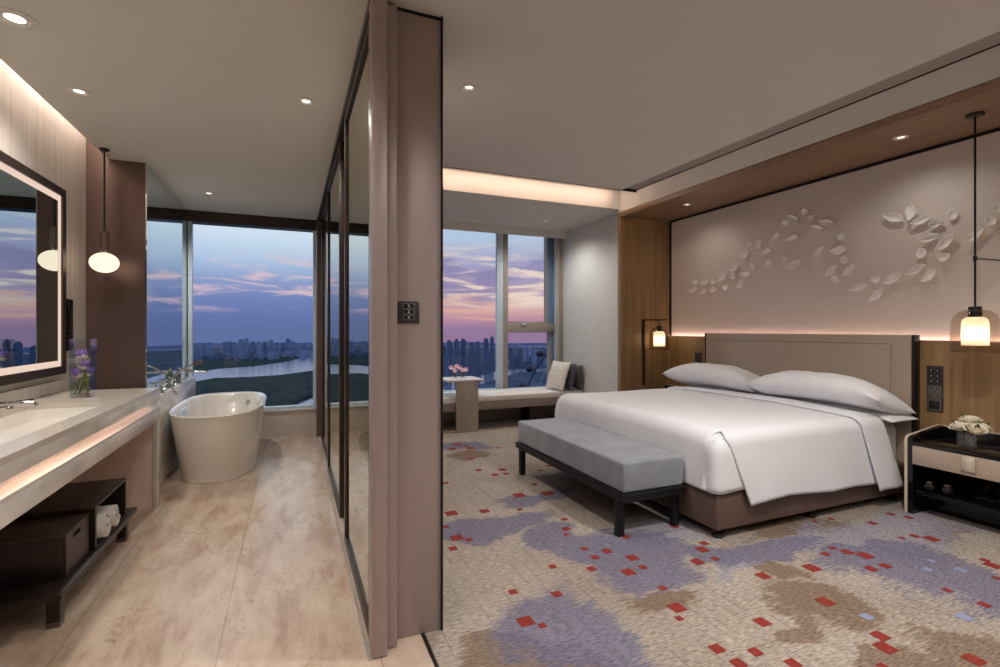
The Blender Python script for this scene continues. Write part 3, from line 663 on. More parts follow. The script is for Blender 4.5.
for yy, lab in ((5.08, 'small chrome stop valve on ledge nearest the vanity end'), (5.25, 'small chrome stop valve on ledge nearest the cross handles')):
    t = thing('ledge_valve', lab, 'valve', (fx+.03, yy, .78), 'small valves on the marble ledge')
    b = BM(); lathe(b, [(0, .781), (.02, .781), (.02, .788), (.011, .792), (.011, .815), (0, .817)], (fx+.03, yy, 0), 16); obj('body', b, M['chrome'], t)
    b = BM(); tube(b, [(fx+.01, yy, .812), (fx+.06, yy, .816)], .007, 8); obj('lever', b, M['chrome'], t)
# ================================================================== SWITCH ON COLUMN
def switch(label, x, y, z, w, h, marks):
    t = thing('wall_switch', label, 'switch', (x, y, z))
    obj('plate', box(BM(), x-w/2, x+w/2, y-.008, y, z-h/2, z+h/2, bev=.002), M['switch'], t)
    for k in range(3):
        zc = z+.027-k*.025
        obj('button', box(BM(), x-.022, x+.022, y-.0105, y-.008, zc-.009, zc+.009, bev=.001), M['switchb'], t)
        b = BM(); e = .0008; yy = y-.0112
        for (p0, p1, q0, q1) in ((-.024, .024, -.0108, -.0100), (-.024, .024, .0100, .0108), (-.024, -.0232, -.01, .01), (.0232, .024, -.01, .01)):
            box(b, x+p0, x+p1, yy, y-.008, zc+q0, zc+q1)
        if k == 0: box(b, x-.004, x+.001, yy, y-.0104, zc-.001, zc+.006); box(b, x-.001, x+.006, yy, y-.0104, zc-.006, zc-.002)
        if k == 1: box(b, x-.003, x+.003, yy, y-.0104, zc+.001, zc+.006); box(b, x-.004, x+.004, yy, y-.0104, zc-.006, zc-.001)
        if k == 2: box(b, x-.005, x+.005, yy, y-.0104, zc-.002, zc+.003); box(b, x-.002, x+.002, yy, y-.0104, zc-.005, zc-.002)
        obj('button_print', b, M['switchmark'], t, smooth=0)
switch('dark square three-button switch plate on the bronze column', .4735, 2.1602, 1.4235, .094, .096, 3)
# ================================================================== BED
bd = thing('bed', 'king bed with brown leather base and tall taupe leather headboard', 'bed', (3.5, 3.41, 0))
b = BM(); box(b, 2.50, 4.50, 2.375, 4.44, .062, .290, bev=.010, seg=3); obj('base', b, M['bedbase'], bd)
b = BM(); box(b, 2.56, 4.50, 2.43, 4.40, .291, .60, bev=.06, seg=5); obj('mattress', b, M['linen'], bd)
hb = BM(); box(hb, 4.52, 4.595, 2.36, 4.47, .1, 1.303, bev=.012, seg=3); ho = obj('headboard', hb, M['headboard'], bd)
b = BM(); box(b, 4.507, 4.5215, 2.50, 4.33, .2, 1.225, bev=.006); obj('headboard_panel', b, M['headboard'], ho)
b = BM()
tube(b, [(4.518, 2.49, .62), (4.516, 2.49, 1.20), (4.516, 2.50, 1.225), (4.516, 2.52, 1.236), (4.516, 4.31, 1.236), (4.516, 4.33, 1.225), (4.516, 4.34, 1.20), (4.518, 4.34, .62)], .006, 8); obj('piping', b, M['piping'], ho)
b = BM(); box(b, 4.525, 4.598, 2.338, 2.3595, .1, 1.303, bev=.003); obj('side_trim', b, M['blackmetal'], ho); b = BM(); box(b, 4.525, 4.598, 4.4705, 4.492, .1, 1.303, bev=.003); obj('side_trim', b, M['blackmetal'], ho)
for (x, y) in ((2.56, 2.43), (3.45, 2.43), (4.40, 2.43), (2.56, 4.38), (3.45, 4.38), (4.40, 4.38)):
    b = BM(); lathe(b, [(0, .0005), (.036, .0005), (.038, .012), (.02, .03), (.012, .035), (.012, .063)], (x, y, 0), 20); obj('foot', b, M['black'], bd)
# duvet -----------------------------------------------------------------
dv = thing('duvet', 'smooth white duvet covering the bed, hanging over its near side', 'duvet', (3.3, 3.41, .68))
YN, YFAR, ZT = 2.36, 4.47, .68
XF = 2.495
def top_z(x, y):
    u = (y-YN)/(YFAR-YN)
    z = ZT+.022*math.sin(PI*max(0, min(1, u)))+.008*rnoise(x, y, 0, 1.7)
    z += .004*rnoise(x*.6, y, 3, 5)
    return z
def hem_z(x):
    pts = [(2.4, .20), (2.71, .185), (3.0, .222), (3.2, .228), (3.62, .196), (3.83, .200), (4.0, .19), (4.2, .20)]
    for (a, za), (c2, zc) in zip(pts, pts[1:]):
        if x <= c2: return za+(zc-za)*(x-a)/(c2-a) if x > a else za
    return pts[-1][1]
def drape(x, s, y_edge, sgn, zt, zh, flare, rad=.085):
    """profile over an edge: s 0..1 from inner top to the hem"""
    arc = rad*PI/2; hang = max(.02, zt-rad-zh); tot = arc+hang; d = s*tot
    if d < arc:
        a = d/rad; return y_edge+sgn*(-rad+rad*math.sin(a)), zt-rad+rad*math.cos(a)
    k = (d-arc)/hang; return y_edge+sgn*flare*k, zt-rad-(d-arc)
XE = 4.06
def near_top(x):
    return top_z(x, YN+.085)
b = BM(); nx = 90; nn, nt_ = 26, 46
def duv(i, j):
    fx_ = i/(nx-1)
    x = XF+.10+(XE-XF-.10)*fx_
    if j < nn:                           # near flap, hem -> top
        s = 1-j/(nn-1)
        zh = hem_z(x+.24*(1-fx_)*1); 
        fold = .010*math.sin(x*9+1.3)*max(0, s-.3)+.012*math.exp(-((fx_-.12)/.05)**2)*s+.012*max(0, 1-abs(x-2.95)/.25)*s
        y, z = drape(x, s, YN, -1, near_top(x), zh, .022)
        # foot end edge of the flap slants towards the head as it hangs
        w_ = (1-fx_)**3; q_ = min(1, s/.16); q_ = q_*q_*(3-2*q_)
        xs = x-w_*.06*q_+w_*.22*s
        return Vector((xs, y-fold*max(0, s-.35), z))
    if j < nn+nt_:
        k = (j-nn+1)/(nt_+1)
        y = YN+.085+(YFAR-YN-.17)*k
        return Vector((x, y, top_z(x, y)))
    s = (j-nn-nt_)/(nn-1)
    y, z = drape(x, s, YFAR, 1, top_z(x, YFAR-.085), .25, .02)
    return Vector((x, y, z))
rows = [[b.verts.new(duv(i, j)) for i in range(nx)] for j in range(2*nn+nt_)]
for j in range(len(rows)-1):
    for i in range(nx-1): b.faces.new((rows[j][i], rows[j][i+1], rows[j+1][i+1], rows[j+1][i]))
# foot flap grows from the foot edge of the top
nf = 24
prev = [rows[j][0] for j in range(nn-1, nn+nt_+1)]
y_in = [v.co.y for v in prev]; z_in = [v.co.z for v in prev]
for q in range(1, nf):
    s = q/(nf-1); cur = []
    for k, (yy, z0) in enumerate(zip(y_in, z_in)):
        rad = .10; f = k/(len(y_in)-1)
        a_ = min(1, s/.28); 
        if s <= .28:
            a = a_*PI/2; x = XF+rad-rad*math.sin(a); z = z0-rad+rad*math.cos(a)
        else:
            kk = (s-.28)/.72; zh = .30; x = XF-.010*kk+.006*math.sin(yy*7)*kk; z = z0-rad-(z0-rad-zh)*kk
        # tucked corner runs out to the mattress edge as it falls
        ex = (YN-.005-yy) if False else 0
        y = yy+(0 if k == 0 else (0 if k == 1 else (.075*min(1, s*2.2) if k == len(y_in)-1 else 0)))
        cur.append(b.verts.new((x, y, z)))
    for k in range(len(prev)-1): b.faces.new((prev[k], prev[k+1], cur[k+1], cur[k]))
    prev = cur
# foot flap wraps round the near corner beneath the side flap
def wrapc(s, tt):
    d = s*.56; rd = .10
    if tt < .3: q = tt/.3*PI/2; ins = rd*(1-math.sin(q)); z = .664-rd*(1-math.cos(q))
    else: ins = 0; z = .664-rd-(tt-.3)/.7*.26
    q1 = min(1, d/.10); xo = .006-.020*q1*q1*(3-2*q1)
    if d < .12: x, y, nx_, ny_ = XF+xo, YN+.167-d, 1, .0
    elif d < .12+.055*PI/2: a = (d-.12)/.055; x, y, nx_, ny_ = XF-.014+.055-.055*math.cos(a), YN+.056-.055*math.sin(a), math.cos(a), math.sin(a)
    else: x, y, nx_, ny_ = XF+.041+(d-.12-.055*PI/2), YN+.001, 0, 1
    ins += .004*(1-tt)
    return Vector((x+nx_*ins, y+ny_*ins, z-.006*math.sin(s*6)*tt))
gridmesh(b, wrapc, 30, 12)
bmesh.ops.recalc_face_normals(b, faces=b.faces[:])
o = obj('cover', b, M['linen'], dv, smooth=70, solid=.012)
# turned-down band of sheet at the head end
b = BM(); n1 = 22; xa_, xb_ = 3.86, 4.10
def band(i, j):
    f = i/(n1-1)
    if j < nn:
        s = 1-j/(nn-1)
        zh = .150+.006*math.sin(f*6)
        y, z = drape(0, s, YN-.016, -1, near_top(3.95)+.016, zh, .028)
        lo = 3.852+(4.02-3.852)*min(1, s*1.0); hi = 4.10+(4.335-4.10)*s
        x = lo+(hi-lo)*f
        return Vector((x, y-.02*s*math.sin(PI*f)*.5-(.02*(1-f)*s), z))
    k = (j-nn+1)/(nt_+1)
    y = YN+.085+(YFAR-YN-.17)*k
    x = xa_+(xb_-xa_)*f+.02*math.sin(k*5)
    return Vector((x, y, top_z(x, y)+.016+.010*math.sin(PI*f)))
R2 = [[b.verts.new(band(i, j)) for i in range(n1)] for j in range(nn+nt_)]
for j in range(len(R2)-1):
    for i in range(n1-1): b.faces.new((R2[j][i], R2[j][i+1], R2[j+1][i+1], R2[j+1][i]))
bmesh.ops.recalc_face_normals(b, faces=b.faces[:])
obj('turned_down_edge', b, M['linen'], dv, smooth=70, solid=.010)
# pillows -----------------------------------------------------------------
def pillow_mesh(cx, cy, cz, lx, ly, th, tilt=0, rotz=0, seed=0, wr=.008, sag=0):
    b = BM(); n, m_ = 44, 30
    R = Matrix.Rotation(rotz, 3, 'Z') @ Matrix.Rotation(tilt, 3, 'Y')
    def pt(u, v, sg):
        a, c = u*2-1, v*2-1
        pin = 1-.05*(1-abs(a)**3)*(abs(c)**6) 
        x = a*lx/2*(1-.055*(1-c*c)*abs(a)**8); y = c*ly/2*(1-.04*(1-a*a)*abs(c)**8)
        e = max(0, (1-abs(a)**2.4))**.55*max(0, (1-abs(c)**3.4))**.5
        w = wr*(rnoise(a*1.7+seed, c*2.6, sg, 1.6)+.5*rnoise(a*4+seed, c*7, sg, 1.3))*min(1, e*3)
        z = sg*(th/2*e)+(w if sg > 0 else 0)-sag*abs(c)**2.6
        return Vector((cx, cy, cz))+R @ Vector((x, y, z))
    for sg in (1, -1):
        gridmesh(b, lambda u, v: pt(u, v, sg), m_, n)
    bmesh.ops.remove_doubles(b, verts=b.verts[:], dist=.0006)
    bmesh.ops.recalc_face_normals(b, faces=b.faces[:])
    return b
PGR = 'white bed pillows'
for (y, nm) in ((2.845, 'near'), (3.985, 'far')):
    side = 'beside the flower nightstand' if nm == 'near' else 'on the window side of the bed'
    o = obj('bed_pillow', pillow_mesh(4.325, y, .690, .34, 1.12, .105, .0, 0, 3+y, .002, .04), M['pillowlinen'], loc=(4.31, y, .61), smooth=60)
    tag(o, 'white pillow lowermost of the two stacked '+side, 'pillow', PGR)
    o = obj('bed_pillow', pillow_mesh(4.215, y, .848, .54, 1.13, .235, .26, .0, 9+y, .010, .085), M['pillowlinen'], loc=(4.225, y, .76), smooth=60)
    tag(o, 'white pillow uppermost of the two stacked '+side, 'pillow', PGR)
# ================================================================== BED BENCH
bn = thing('bed_bench', 'grey velvet bench on black metal legs at the foot of bed', 'bench', (2.2, 3.38, 0))
b = BM(); box(b, 1.962, 2.458, 2.625, 4.235, .292, .490, bev=.018, seg=4); obj('cushion', b, M['bench_velvet'], bn)
b = BM(); box(b, 1.944, 2.464, 2.606, 4.255, .268, .291, bev=.003); box(b, 1.949, 1.979, 2.611, 4.25, .238, .268); box(b, 2.430, 2.460, 2.611, 4.25, .238, .268); box(b, 1.979, 2.430, 2.611, 2.641, .238, .268); box(b, 1.979, 2.430, 4.22, 4.25, .238, .268)
obj('frame', b, M['blackmetal'], bn)
for x in (1.978, 2.432):
    for y in (2.69, 4.17):
        b = BM(); box(b, x-.024, x+.024, y-.024, y+.024, .001, .24, bev=.002); obj('leg', b, M['blackmetal'], bn)
# ================================================================== NIGHTSTANDS
def nightstand(yedge, sgn, label):
    """yedge: the side next to the bed; sgn -1: it runs towards -y"""
    t = thing('nightstand', label, 'nightstand', (4.38, yedge+sgn*.38, 0), 'black and beige nightstands')
    W = .76; xf, xb = 4.175, 4.60
    def yy(a, c): return (min(yedge+sgn*a, yedge+sgn*c), max(yedge+sgn*a, yedge+sgn*c))
    def side_poly(bm, a, c, inset, mi=0):
        y0, y1 = yy(a, c)
        p = [(xf+inset, .001), (xf+inset, .535), (xf+inset+.008, .555), (xf+inset+.03, .566), (xb-.05, .612), (xb-.0, .615), (xb-.0, .001)]
        A = [bm.verts.new((x, y0, z)) for x, z in p]; B_ = [bm.verts.new((x, y1, z)) for x, z in p]
        n = len(p); fs = [bm.faces.new(A), bm.faces.new(B_[::-1])]
        for i in range(n): fs.append(bm.faces.new((A[i], B_[i], B_[(i+1) % n], A[(i+1) % n])))
        bmesh.ops.recalc_face_normals(bm, faces=fs)
    b = BM(); side_poly(b, 0, .018, 0); side_poly(b, W-.018, W, 0); y0, y1 = yy(.018, W-.018); box(b, xb-.018, xb, y0, y1, .10, .615); obj('shell', b, M['nightedge'], t)
    b = BM(); side_poly(b, .0182, .05, .006); side_poly(b, W-.05, W-.0182, .006); y0, y1 = yy(.05, W-.05); box(b, xb-.032, xb-.0182, y0, y1, .12, .610); obj('inner_frame', b, M['blackgloss'], t)
    y0, y1 = yy(.05, W-.05)
    b = BM(); box(b, xf+.004, xb-.032, y0, y1, .502, .528, bev=.002); tp = obj('top', b, M['blackgloss'], t)
    b = BM(); box(b, xf+.05, xb-.05, y0+.03, y1-.03, .5282, .534, bev=.001); obj('glass_inlay', b, M['smokedglass'], tp)
    b = BM(); box(b, xf-.004, xb-.06, y0+.002, y1-.002, .368, .500, bev=.004); dr = obj('drawer', b, M['nightbeige'], t)
    ym = (y0+y1)/2; b = BM()
    pr = [(xf-.0045, .498), (xf-.012, .494), (xf-.018, .46), (xf-.020, .43), (xf-.016, .405), (xf-.0045, .384)]
    A = [b.verts.new((x, ym-.036, z)) for x, z in pr]; B_ = [b.verts.new((x, ym+.036, z)) for x, z in pr]
    for i in range(len(pr)-1): b.faces.new((A[i], A[i+1], B_[i+1], B_[i]))
    obj('pull_tab', b, M['nightedge'], dr, solid=.004)
    b = BM(); box(b, xf+.02, xb-.034, y0, y1, .150, .180, bev=.002); obj('shelf', b, M['blackgloss'], t)
    b = BM(); box(b, xf+.22, xf+.24, y0, y1, .001, .149); obj('plinth', b, M['blackgloss'], t)
    return t
nightstand(2.222, -1, 'black and beige nightstand with white roses beside the near side of bed')
nightstand(4.56, 1, 'black and beige nightstand mostly hidden behind bed beside the wooden jamb')
# roses in cube vase
rx, ry, rz = 4.33, 1.90, .5345
t = thing('cube_vase', 'low clear glass cube vase of white roses on the nightstand', 'vase', (rx, ry, rz))
b = BM(); hw, g, vh = .055, .005, .098
box(b, rx-hw, rx+hw, ry-hw, ry+hw, rz+.0004, rz+.012)
for (p0, p1, q0, q1) in ((-hw, hw, -hw, -hw+g), (-hw, hw, hw-g, hw), (-hw, -hw+g, -hw+g, hw-g), (hw-g, hw, -hw+g, hw-g)): box(b, rx+p0, rx+p1, ry+q0, ry+q1, rz+.012, rz+vh)
obj('glass_body', b, M['vaseglass'], t, smooth=0)
obj('water', box(BM(), rx-hw+g+.001, rx+hw-g-.001, ry-hw+g+.001, ry+hw-g-.001, rz+.0125, rz+.06), M['water_vase'], t, smooth=0)
def rose(c, base, r, lab, tilt):
    t = thing('rose', lab, 'flower', base, 'white roses in the cube vase')
    b = BM(); q = Vector((0, 0, 1)).rotation_difference(Vector(tilt).normalized()).to_matrix()
    k = 0
    for ring, (n, rr, hh, op) in enumerate(((3, .30, .80, .0), (4, .52, .82, .05), (5, .78, .76, .15), (6, 1.0, .62, .35))):
        for i in range(n):
            a0 = 2*PI*i/n+ring*.7
            def fn(s, tt):
                a = a0+(s-.5)*2*PI/n*1.45
                rad = r*rr*(.25+.75*tt**.7)*(1+op*.25*tt*tt)
                z = r*hh*1.3*(tt-.35*op*tt**3)-r*.25-.10*r*abs(s-.5)*2*tt
                return Vector(c)+q @ Vector((rad*math.cos(a), rad*math.sin(a), z+.04*r*math.sin(9*a)*tt))
            gridmesh(b, fn, 7, 6)
    obj('bloom', b, M['rose'], t, smooth=80, solid=.0012)
    b = BM(); tube(b, [Vector(base), Vector(base).lerp(Vector(c), .5)+Vector((.003, 0, 0)), Vector(c)], .0035, 6); obj('stem', b, M['stem'], t)
    d = (Vector(c)-Vector((rx, ry, c[2]))); d = d.normalized() if d.length > .005 else Vector((0, 1, 0))
    b = BM(); sd = Vector((-d.y, d.x, 0)); o0 = Vector(c)+Vector((0, 0, .0))
    def lf(s, tt):
        w = .014*math.sin(PI*(.05+.93*tt)); return o0+d*(.02+.035*tt)+sd*((s-.5)*2*w)+Vector((0, 0, .012+.05*tt-.006*abs(s-.5)))
    gridmesh(b, lf, 5, 7); obj('leaf', b, M['leafgreen'], t, solid=.001)
rz2 = rz+.124
rose((rx-.035, ry+.038, rz2+.002), (rx-.02, ry+.02, rz+.014), .060, 'white rose at the bed side of the cube vase', (-.3, .35, 1))
rose((rx-.038, ry-.036, rz2-.004), (rx-.02, ry-.02, rz+.014), .060, 'white rose at the open front, away from bed, in cube vase', (-.35, -.35, 1))
rose((rx+.030, ry+.034, rz2+.010), (rx+.02, ry+.02, rz+.014), .058, 'white rose at the wall side toward bed in cube vase', (.25, .3, 1))
rose((rx+.034, ry-.036, rz2+.004), (rx+.02, ry-.02, rz+.014), .058, 'white rose at the wall corner farthest from bed in cube vase', (.3, -.35, 1))
rose((rx-.002, ry+.002, rz2+.044), (rx+.0, ry+.0, rz+.014), .060, 'white rose topmost in the middle of cube vase', (0, .05, 1))
# glasses on the shelf
def tumbler(x, y, lab):
    t = thing('dark_glass_jar', lab, 'jar', (x, y, .1805), 'dark jars on the nightstand shelf')
    b = BM(); lathe(b, [(0, .181), (.026, .181), (.036, .192), (.040, .212), (.036, .232), (.024, .243)], (x, y, 0), 24); obj('body', b, M['blackgloss'], t)
    b = BM(); lathe(b, [(.025, .2432), (.026, .25), (.018, .257), (0, .259)], (x, y, 0), 24); obj('lid', b, M['chrome'], t)
tumbler(4.245, 2.10, 'small round dark jar with shiny lid nearest nightstand side panel')
tumbler(4.265, 2.00, 'small round dark jar with shiny lid farther from nightstand side panel')
# telephone on the far nightstand
t = thing('telephone', 'low dark telephone on the nightstand behind the bed', 'telephone', (4.30, 4.83, .535))
b = BM(); prism(b, [(4.21, 4.74), (4.40, 4.74), (4.40, 4.93), (4.21, 4.93)], .5345, .565); bmesh.ops.bevel(b, geom=b.edges[:], offset=.008, segments=2, affect='EDGES'); obj('body', b, M['phone'], t)
b = BM(); tube(b, [(4.235, 4.78, .575), (4.25, 4.78, .592), (4.30, 4.78, .596), (4.36, 4.78, .592), (4.375, 4.78, .575)], [.020, .018, .014, .018, .020], 12); obj('handset', b, M['phone'], t)
for i in range(3):
    for j in range(4):
        obj('key', box(BM(), 4.25+j*.03, 4.27+j*.03, 4.83+i*.028, 4.848+i*.028, .5652, .569), M['switchmark'], t, smooth=0)
# socket panels either side of bed
def panel(label, yc, z0, z1, xw=4.60):
    t = thing('bedside_control_panel', label, 'control panel', (xw, yc, (z0+z1)/2), 'bedside switch panels')
    hw = .052; h = z1-z0
    obj('plate', box(BM(), xw-.012, xw, yc-hw, yc+hw, z0, z1, bev=.002), M['switch'], t)
    for k in range(3):
        for s in (-1, 1):
            zc = z1-.035-k*.042
            obj('button', box(BM(), xw-.015, xw-.012, yc+s*.021-.018, yc+s*.021+.018, zc-.016, zc+.016, bev=.001), M['switchb'], t)
            b = BM(); box(b, xw-.0156, xw-.0148, yc+s*.021-.004, yc+s*.021+.004, zc-.004, zc+.004); obj('button_print', b, M['switchmark'], t, smooth=0)
    sk = obj('socket_plate', box(BM(), xw-.0145, xw-.012, yc-hw+.006, yc+hw-.006, z0+.105, z0+.2, bev=.001), M['switchgrey'], t)
    b = BM()
    for (p, q, a, c2) in ((-.02, .18, .012, .004), (.02, .18, .012, .004), (0, .158, .004, .012), (-.02, .132, .004, .012), (.02, .132, .004, .012)):
        box(b, xw-.0152, xw-.0145, yc+p-a/1.2, yc+p+a/1.2, z0+q-c2/1.2, z0+q+c2/1.2)
    obj('socket_holes', b, M['black'], sk, smooth=0)
    pl = obj('lower_plate', box(BM(), xw-.0145, xw-.012, yc-hw+.006, yc+hw-.006, z0+.008, z0+.1, bev=.001), M['switchgrey'], t)
    obj('port_cover', box(BM(), xw-.016, xw-.0145, yc-.034, yc+.034, z0+.02, z0+.085, bev=.001), M['switchb'], pl)
panel('dark vertical switch and socket panel on wood above the rose nightstand', 2.237, .71, 1.065)
panel('dark vertical switch panel on wood between far pillow and wooden jamb', 4.66, .71, 1.06)
# ================================================================== BEDSIDE PENDANTS
def shade_parts(t, x, y, zb, hang):
    """outer smoked glass dome, inner frosted shade, cap and bulb; zb = rim height"""
    b = BM(); R_, Hh = .126, .285
    prof = [(R_, 0), (R_*1.0, Hh*.55), (R_*.97, Hh*.72), (R_*.86, Hh*.86), (R_*.66, Hh*.95), (R_*.42, Hh*.995), (.03, Hh)]
    lathe(b, [(r, zb+h) for r, h in prof], (x, y, 0), 40); obj('outer_dome', b, M['amberglass'], t)
    b = BM(); lathe(b, [(R_*1.012, zb-.004), (R_*1.012, zb+.006), (R_*.985, zb+.006), (R_*.985, zb-.004), (R_*1.012, zb-.004)], (x, y, 0), 40); obj('dome_rim', b, M['vaseglass'], t)
    b = BM(); r2 = .070; lathe(b, [(r2, zb+.045), (r2, zb+.185), (r2*.93, zb+.215), (r2*.72, zb+.23), (.036, zb+.236)], (x, y, 0), 36); obj('inner_shade', b, M['frosted'], t)
    b = BM(); lathe(b, [(0, zb+Hh+.022), (.034, zb+Hh+.02), (.036, zb+Hh+.004), (.036, zb+Hh-.055), (0, zb+Hh-.055)], (x, y, 0), 24); obj('cap', b, M['blackmetal'], t)
    b = BM(); lathe(b, [(.030*math.sin(PI*k/10), zb+.125+.040*math.cos(PI*k/10)) for k in range(11)], (x, y, 0), 20); obj('bulb', b, M['bulb'], t)
m, nt, out = new_mat('frosted_glass')
tr_ = N(nt, 'ShaderNodeBsdfTranslucent'); tr_.inputs[0].default_value = (.97, .92, .82, 1)
tp_ = N(nt, 'ShaderNodeBsdfTransparent'); tp_.inputs[0].default_value = (.95, .90, .80, 1)
ms = N(nt, 'ShaderNodeMixShader'); ms.inputs[0].default_value = .12; L(nt, tr_.outputs[0], ms.inputs[1]); L(nt, tp_.outputs[0], ms.inputs[2]); L(nt, ms.outputs[0], out.inputs[0])
M['frosted'] = m
x, y = 4.22, 1.83
t = thing('rod_pendant', 'glass dome pendant on long rod hanging above rose nightstand', 'pendant lamp', (x, y, 2.787), 'bedside dome lamps')
b = BM(); lathe(b, [(0, 2.787), (.05, 2.787), (.052, 2.78), (.046, 2.772), (0, 2.771)], (x, y, 0), 28); obj('canopy', b, M['blackmetal'], t)
b = BM(); tube(b, [(x, y, 2.775), (x, y, 1.49)], .0062, 12); obj('rod', b, M['blackmetal'], t)
b = BM(); tube(b, [(x, y, 1.822), (XH-.001, y, 1.828)], .005, 10); lathe(b, [(.0063, 1.805), (.011, 1.808), (.011, 1.838), (.0063, 1.841)], (x, y, 0), 16); obj('wall_brace', b, M['blackmetal'], t)
shade_parts(t, x, y, 1.195, 1)
x, y = 4.33, 5.05
t = thing('bracket_lamp', 'glass dome lamp hanging from slim dark bracket by wooden jamb', 'wall lamp', (4.22, 5.219, .62), 'bedside dome lamps')
b = BM(); box(b, 4.20, 4.224, 5.196, 5.2195, .62, 1.475, bev=.003); obj('upright', b, M['blackmetal'], t)
b = BM(); tube(b, [(4.212, 5.205, 1.468), (4.33, 5.10, 1.468), (4.42, 5.02, 1.468)], .009, 10); obj('arm', b, M['blackmetal'], t)
b = BM(); tube(b, [(x, y+.05, 1.466), (x, y+.01, 1.44), (x, y, 1.40)], .006, 8); obj('hook', b, M['blackmetal'], t)
shade_parts(t, x, y, 1.085, 1)
# ================================================================== LEAF RELIEFS
LA = [(82,512,24,22,0,1),(72,553,42,28,5,0),(140,513,40,24,0,0),(183,511,22,22,0,1),(130,563,42,26,15,0),(182,553,32,24,10,1),(240,482,60,28,45,0),(252,540,32,30,60,1),(292,478,34,30,-60,1),(300,430,62,34,30,0),(332,527,55,30,35,0),(362,467,55,28,-15,0),(400,425,40,26,-60,0),(358,357,65,28,38,0),(388,298,32,30,20,1),(430,305,85,36,55,0),(475,342,70,28,12,0),(490,405,40,30,60,1),(530,267,80,34,45,0),(625,268,75,30,10,0),(583,188,40,36,-30,1),(630,160,75,40,-45,0),(692,120,36,34,0,1),(722,155,34,32,40,1),(765,212,75,32,-25,0),(815,180,85,34,-20,0),(580,388,34,32,0,1),(635,412,90,38,12,0),(768,345,95,34,38,0),(895,260,42,34,70,1),(882,335,95,44,3,0),(912,388,42,34,-50,1),(840,448,90,36,38,0),(940,445,90,36,38,0),(860,498,44,36,-60,1)]
LB = [(410,155,115,42,-20,0),(500,125,105,52,78,0),(565,168,125,38,15,0),(645,187,75,42,5,0),(737,138,55,50,0,1),(952,172,60,52,20,1),(990,98,44,46,30,1),(610,267,125,40,10,0),(697,292,135,50,35,0),(860,250,140,44,32,0),(563,352,56,52,0,1),(687,372,65,48,20,1),(535,443,115,42,25,0),(608,475,115,46,35,0),(405,492,115,44,25,0),(218,540,105,34,15,0),(310,495,40,36,60,1),(312,583,100,36,38,0)]
leaves = [(x/5.556+680, y/5.556+190, l/5.556, w/5.556, a, r, 0) for x, y, l, w, a, r in LA]+[(x/5.556+820, y/5.556+190, l/5.556, w/5.556, a, r, 1) for x, y, l, w, a, r in LB]
leaves.sort(key=lambda q: q[0])
cnt = [0, 0]
for (u, v, ln, wd, ang, rnd, dr) in leaves:
    cnt[dr] += 1
    c = onX(u, v, XH-.03); a = math.radians(ang)
    p1 = onX(u+math.cos(a)*ln/2, v-math.sin(a)*ln/2, XH-.03); p0 = onX(u-math.cos(a)*ln/2, v+math.sin(a)*ln/2, XH-.03)
    ax = (p1-p0); half = ax.length/2; ax.normalize()
    nrm = Vector((-1, 0, 0)); sd = nrm.cross(ax).normalized()
    # width measured across
    scale = (c.x*FW[0]+c.y*FW[1])/FPX
    hw = max(.022, wd/2*scale*1.12)
    tw = random.uniform(-.25, .25); up = random.uniform(.2, .5)
    b = BM(); n1, n2 = 13, 7
    def fn(s, tt):
        q = s*2-1; e = tt*2-1
        if rnd: w = hw*max(0, 1-abs(q)**2.2)**.55*(1-.22*q)
        else: w = hw*max(0, 1-abs(q)**1.7)*(1+.12*q)
        cup = (.016+.35*w)*(e*e)*.75 if not rnd else .55*w*(e*e)
        bend = .020*q*q if not rnd else .012*q*q
        off = .010+cup*up*2.6+bend*1.1+tw*e*w*.7+.010*(1-q)*.5
        off = max(.005, off)
        S = .018*math.sin(q*2.2)*(0 if rnd else 1)
        return c+ax*(q*half)+sd*(e*w+S*.4)+nrm*(off-.03)*1.0
    gridmesh(b, fn, n1, n2)
    # root pin that fixes it on the wall
    tube(b, [c+nrm*(-.0295), c+nrm*(-.012)], .004, 6)
    o = obj('leaf_relief', b, M['leafplaster'], loc=(XH, c.y, c.z), smooth=60, solid=.006)
    shape = 'small rounded' if rnd else ('long pointed' if ln > 14 else 'short pointed')
    where = 'drift above the bed' if dr == 0 else 'drift toward the rod pendant'
    tag(o, f'{shape} white leaf relief, {ordinal(cnt[dr])} from left in {where}', 'wall ornament', 'white leaves on the headboard wall')
# ================================================================== WINDOW BENCH
wb = thing('window_bench', 'long taupe floating bench running along the bedroom window', 'bench', (2.4, 6.5, 0))
b = BM(); box(b, .64, 3.948, 6.235, 6.85, .265, .375, bev=.003); obj('rail', b, M['seat_rail'], wb)
for x in (1.2, 3.28):
    b = BM(); box(b, x-.12, x+.12, 6.40, 6.70, .001, .265); obj('support', b, M['frame'], wb)
for k, (a, c2, lab) in enumerate(((.65, 1.60, 'oatmeal seat pad at the column end of the window bench'), (1.61, 2.72, 'oatmeal seat pad in the middle of window bench behind side table'), (2.73, 3.945, 'oatmeal seat pad under the cushions at right end of window bench'))):
    b = BM(); box(b, a, c2, 6.22, 6.86, .3755, .452, bev=.014, seg=3)
    o = obj('seat_pad', b, [M['seat_top']], loc=((a+c2)/2, 6.54, .375), smooth=40); tag(o, lab, 'seat cushion', 'seat pads on the window bench')
